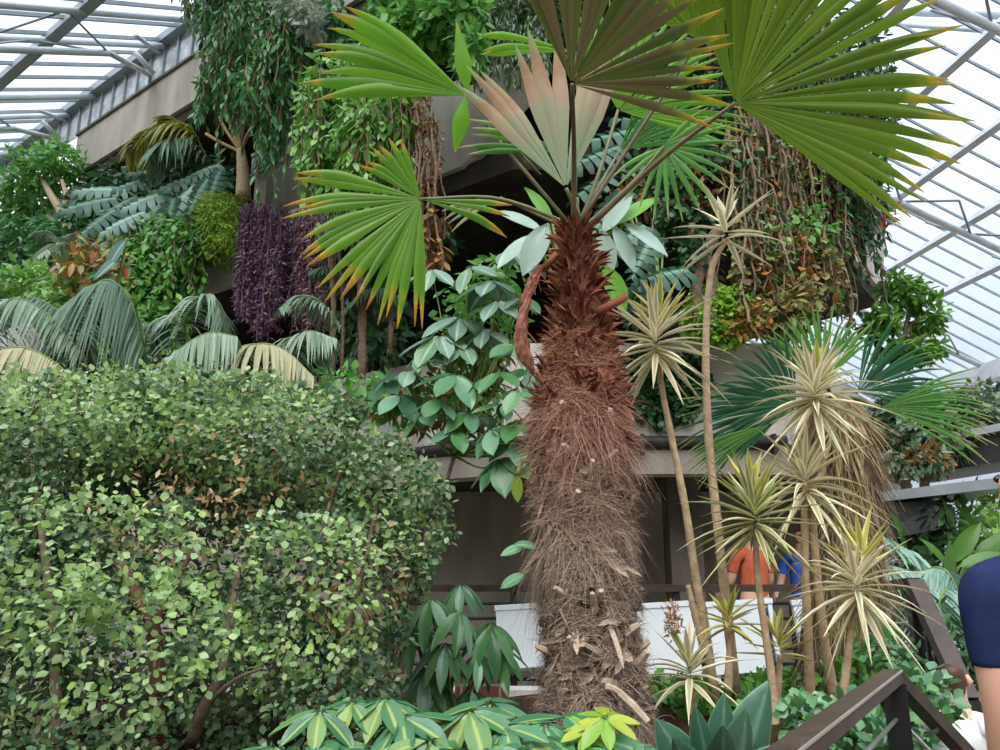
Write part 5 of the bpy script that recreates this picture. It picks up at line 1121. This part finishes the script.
for (pts, lab) in (([(700, 330), (697, 290), (700, 250), (690, 225)], 'twisted brown woody vine stem, the left of a pair behind the tall yucca'), ([(709, 330), (712, 290), (707, 255), (718, 228)], 'twisted brown woody vine stem, the right of a pair behind the tall yucca')):
    mb = MB(); mb.tube(pxline([(x, y, 6.7) for x, y in pts], 18), .055*(1+.12*np.sin(np.arange(18))), 9, True, .12); o = mesh_obj('woody_vine', mb, 'bark_brown'); tag(o, lab, 'vine', 'woody vine stems')
# vine curtain
tp = []
for _ in range(150):
    x = rng.uniform(728, 862); tp.append(P(x, rng.uniform(95, 150), np.interp(x, [728, 860], [6.9, 8.6])+rng.uniform(-.2, .2)))
trailing('vine_curtain', 'dense curtain of brown stems and small leaves hanging under the big right frond', tp, [rng.uniform(.7, 2.0) for _ in tp], (.05, .11), 26, ['ivy_autumn', 'ivy', 'dead_fern', 'ivy_autumn', 'climber_fresh'], LEAF, .013, .08, .5)
tp = []
for _ in range(60):
    x = rng.uniform(735, 840); tp.append(P(x, rng.uniform(220, 270), np.interp(x, [728, 860], [6.6, 7.8])+rng.uniform(-.1, .2)))
trailing('trailing_creeper', 'rusty and yellow creeper trailing down to the pale planter beside the lime fern', tp, [rng.uniform(.3, .8) for _ in tp], (.05, .12), 30, ['ivy_autumn', 'dead_fern', 'climber', 'ivy_autumn'], LEAF_R, .009, .08, .5)
mass('ivy', 'thick dark green ivy cloaking the corner behind the big right frond', 'ivy', [FB(830, 150, 44, 50, 8.2, .5), FB(856, 185, 26, 56, 8.6, .4), FB(800, 110, 50, 44, 8.0, .5), FB(870, 120, 22, 34, 8.8, .4), FB(845, 230, 26, 30, 8.4, .4), FB(760, 40, 60, 60, 8.0, .6), FB(840, 60, 40, 50, 8.4, .5), FB(800, 250, 40, 30, 7.9, .3)], 4600, (.08, .15), 'ivy', LEAF, .5, .35, [('young_foliage', [FB(800, 235, 30, 26, 7.6, .3), FB(850, 170, 26, 40, 8.3, .4), FB(870, 100, 20, 36, 8.7, .3)], 1000, (.08, .15), 'climber_fresh', LEAF, .6)], drape=(150, (.3, 1.1), (.08, .15), 22, 'ivy'))
mass('bush', 'dark creepers hanging from the planter above the palm, behind its overhead fronds', 'bush', [FB(660, 60, 60, 50, 8.0, .4), FB(740, 100, 40, 40, 7.8, .4), FB(600, 60, 50, 40, 8.4, .4)], 1500, (.10, .2), 'ivy', LEAF, .5, .2)
mass('red_leaved_plant', 'reddish plant on the tip of the pale planter corner against the glass roof', 'plant', [BR(880, 214, 14, 12, .1, .25), BR(866, 222, 10, 14, .1, .2)], 420, (.10, .2), 'red_leaf', LEAF_N, -.2, .2)
# lime fern and neighbours on the lower planter
mass('maidenhair_fern', 'lime green ferny clump on the planter behind the tall bare yucca stem', 'fern', [FB(712, 308, 26, 20, 6.9, .3), FB(735, 316, 26, 20, 6.9, .3), FB(700, 322, 16, 18, 6.8, .25), FB(726, 334, 20, 14, 6.8, .2)], 4200, (.03, .07), 'maiden_lime', LEAF_R, .1, .4, [('dry_foliage', [FB(748, 318, 18, 16, 6.75, .2), FB(735, 328, 12, 12, 6.7, .15)], 500, (.04, .1), 'dead_fern', LEAF, .5)])
mass('bush', 'yellow and rust leaved shrub beside the lime fern', 'bush', [FB(785, 318, 24, 22, 6.9, .3), FB(800, 300, 18, 20, 7.0, .3)], 650, (.06, .14), 'ivy_autumn', LEAF, .3, .2)
mass('ivy', 'dark dense ivy pad clinging to the lower planter right of the trunk', 'ivy', [FB(660, 395, 36, 30, 7.35, .14), FB(640, 375, 22, 26, 7.35, .14), FB(690, 380, 18, 24, 7.35, .14)], 4200, (.05, .09), 'ivy', LEAF_R, .3, .4)
mass('vine', 'pale dry growth between the trunk and the ivy pad', 'climber', [FB(640, 300, 20, 16, 7.1, .2), FB(650, 318, 30, 14, 7.1, .2)], 420, (.05, .12), 'ivy_grey', LEAF, .4, .2)
# right background
t = mass('small_tree', 'bright-leaved small tree against the glass at the right of the planters', 'tree', [FB(905, 295, 20, 13, 9.6, .4), FB(928, 318, 13, 14, 9.6, .3), FB(880, 325, 14, 16, 9.6, .3), FB(912, 352, 30, 11, 9.6, .3), FB(893, 284, 12, 8, 9.7, .3)], 1300, (.10, .18), 'tree_leaf', LEAF, .2, .3, None,
     [([P(870, 380, 9.6), P(890, 355, 9.6), P(905, 335, 9.6), P(918, 318, 9.6)], .05, .025), ([P(880, 365, 9.6), P(878, 340, 9.6), P(890, 315, 9.6), P(902, 300, 9.6)], .04, .02), ([P(905, 335, 9.6), P(908, 318, 9.6), P(925, 312, 9.6)], .03, .012)])
mass('ivy', 'grey-green ivy bank spilling over the dark canopy at the right', 'ivy', [FB(925, 435, 44, 30, 8.6, .4), FB(905, 410, 30, 28, 8.8, .4), FB(970, 420, 36, 26, 8.8, .4), FB(915, 462, 30, 14, 8.3, .3), FB(985, 400, 26, 18, 9.2, .4)], 3400, (.07, .15), 'ivy_grey', LEAF, .4, .35, [('dark_foliage', [FB(900, 420, 26, 26, 8.9, .4), FB(930, 420, 40, 22, 9.0, .4)], 900, (.08, .15), 'ivy', LEAF, .4), ('dry_foliage', [FB(925, 460, 24, 14, 8.3, .2)], 220, (.06, .14), 'dead_fern', LEAF, .4)])
mass('vine', 'dark leaf silhouettes dangling from the edge of the canopy', 'climber', [FB(940, 510, 18, 20, 7.9, .2), FB(950, 530, 12, 16, 7.9, .2), FB(930, 545, 8, 16, 7.9, .15)], 160, (.10, .2), 'ivy', LEAF, .6, .1)
feather('blue-grey tree fern behind the stair balustrade', P(930, 640, 6.4), [([P(930, 620, 6.4), P(912, 580, 6.2), P(890, 566, 6.0), P(868, 574, 5.9)], .34, 'fern_blue', .6, .05), ([P(930, 620, 6.4), P(925, 575, 6.1), P(945, 570, 5.9), P(960, 600, 5.8), P(958, 640, 5.8)], .36, 'fern_blue', .8, .05), ([P(930, 620, 6.4), P(912, 560, 6.5), P(885, 540, 6.4), P(862, 530, 6.3)], .34, 'fern_blue', .6, .05), ([P(930, 620, 6.4), P(935, 590, 6.0), P(925, 590, 5.8), P(910, 620, 5.7)], .34, 'fern_blue', .9, .05), ([P(930, 620, 6.4), P(950, 585, 6.0), P(940, 600, 5.7), P(935, 650, 5.6)], .34, 'fern_blue', .9, .05)])
leaves_at('banana_plant', 'yellow-green big-leaved plant behind the blue-grey fern', 'plant', [(P(px, py, D), L, a, 0) for px, py, D, L, a in ((960, 550, 7.5, .5, 60), (945, 560, 7.4, .45, 120), (975, 560, 7.4, .45, 30), (955, 530, 7.8, .5, 95), (990, 545, 7.6, .5, 40), (905, 540, 8.0, .45, 100), (915, 525, 8.2, .45, 70), (930, 570, 7.2, .4, 140), (950, 575, 7.2, .45, 80), (970, 535, 7.8, .45, 110))], 'banana', P(960, 620, 7.6), BIG_N)
mass('bush', 'pale sunlit foliage at the right edge under the canopy', 'bush', [FB(985, 530, 36, 22, 8.6, .4), FB(1000, 505, 30, 20, 9, .4), FB(985, 560, 30, 24, 8.2, .4)], 900, (.10, .22), 'climber', LEAF_N, .3, .2, [('dark_foliage', [FB(960, 580, 50, 40, 8.3, .3), FB(900, 560, 40, 50, 8.8, .3)], 900, (.1, .2), 'ivy', LEAF, .3)], [([P(975, 620, 8.4)*[1, 1, 0], P(975, 620, 8.4), P(985, 540, 8.5)], .05, .02)])
for (x0, x1, lab) in ((905, 915, 'left pale leaning trunk under the dark canopy'), (924, 930, 'right pale leaning trunk under the dark canopy')):
    mb = MB(); mb.tube([P(x1+4, 620, 9.5), P(x1, 560, 9.5), P(x0, 480, 9.5)], [.09, .08, .06], 9, True, .08); o = mesh_obj('tree_trunk', mb, 'bark_pale'); tag(o, lab, 'tree', 'trunks under the canopy')
mass('bush', 'dark green low shrubs below the stair balustrade', 'bush', [FB(880, 690, 40, 40, 5.2, .3), FB(860, 640, 20, 40, 5.3, .3), FB(960, 650, 30, 40, 5.2, .3)], 900, (.06, .14), 'ivy', LEAF, .3, .2)

# ------------------------------------------------------------------ light
w = bpy.data.worlds.new('sky'); bpy.context.scene.world = w; w.use_nodes = True; nt = w.node_tree; nt.nodes.clear()
out = nt.nodes.new('ShaderNodeOutputWorld'); bg = nt.nodes.new('ShaderNodeBackground')
tc = nt.nodes.new('ShaderNodeTexCoord'); sx = nt.nodes.new('ShaderNodeSeparateXYZ'); nt.links.new(tc.outputs['Generated'], sx.inputs[0])
col = ramp(nt, sx.outputs[2], [(0.0, 'dfe5ec'), (0.3, 'dde5ee'), (1.0, 'e8eef6')])
st = nt.nodes.new('ShaderNodeMapRange'); st.inputs[1].default_value = 0.0; st.inputs[2].default_value = 1.0; st.inputs[3].default_value = SKY0; st.inputs[4].default_value = SKY1; nt.links.new(sx.outputs[2], st.inputs[0])
nt.links.new(col, bg.inputs[0]); nt.links.new(st.outputs[0], bg.inputs[1]); nt.links.new(bg.outputs[0], out.inputs[0])
sl = bpy.data.lights.new('sun', 'SUN'); sl.energy = SUN; sl.angle = math.radians(50); sl.color = (1.0, .98, .95)
so = bpy.data.objects.new('sun', sl); C.objects.link(so); so.rotation_euler = (math.radians(38), math.radians(-12), 0)
sc = bpy.context.scene
sc.view_settings.view_transform = 'Standard'; sc.view_settings.look = 'None'; sc.view_settings.exposure = EXPO; sc.view_settings.gamma = 1.0; sc.view_settings.use_curve_mapping = False
sc.cycles.transparent_max_bounces = 16; sc.cycles.max_bounces = 8
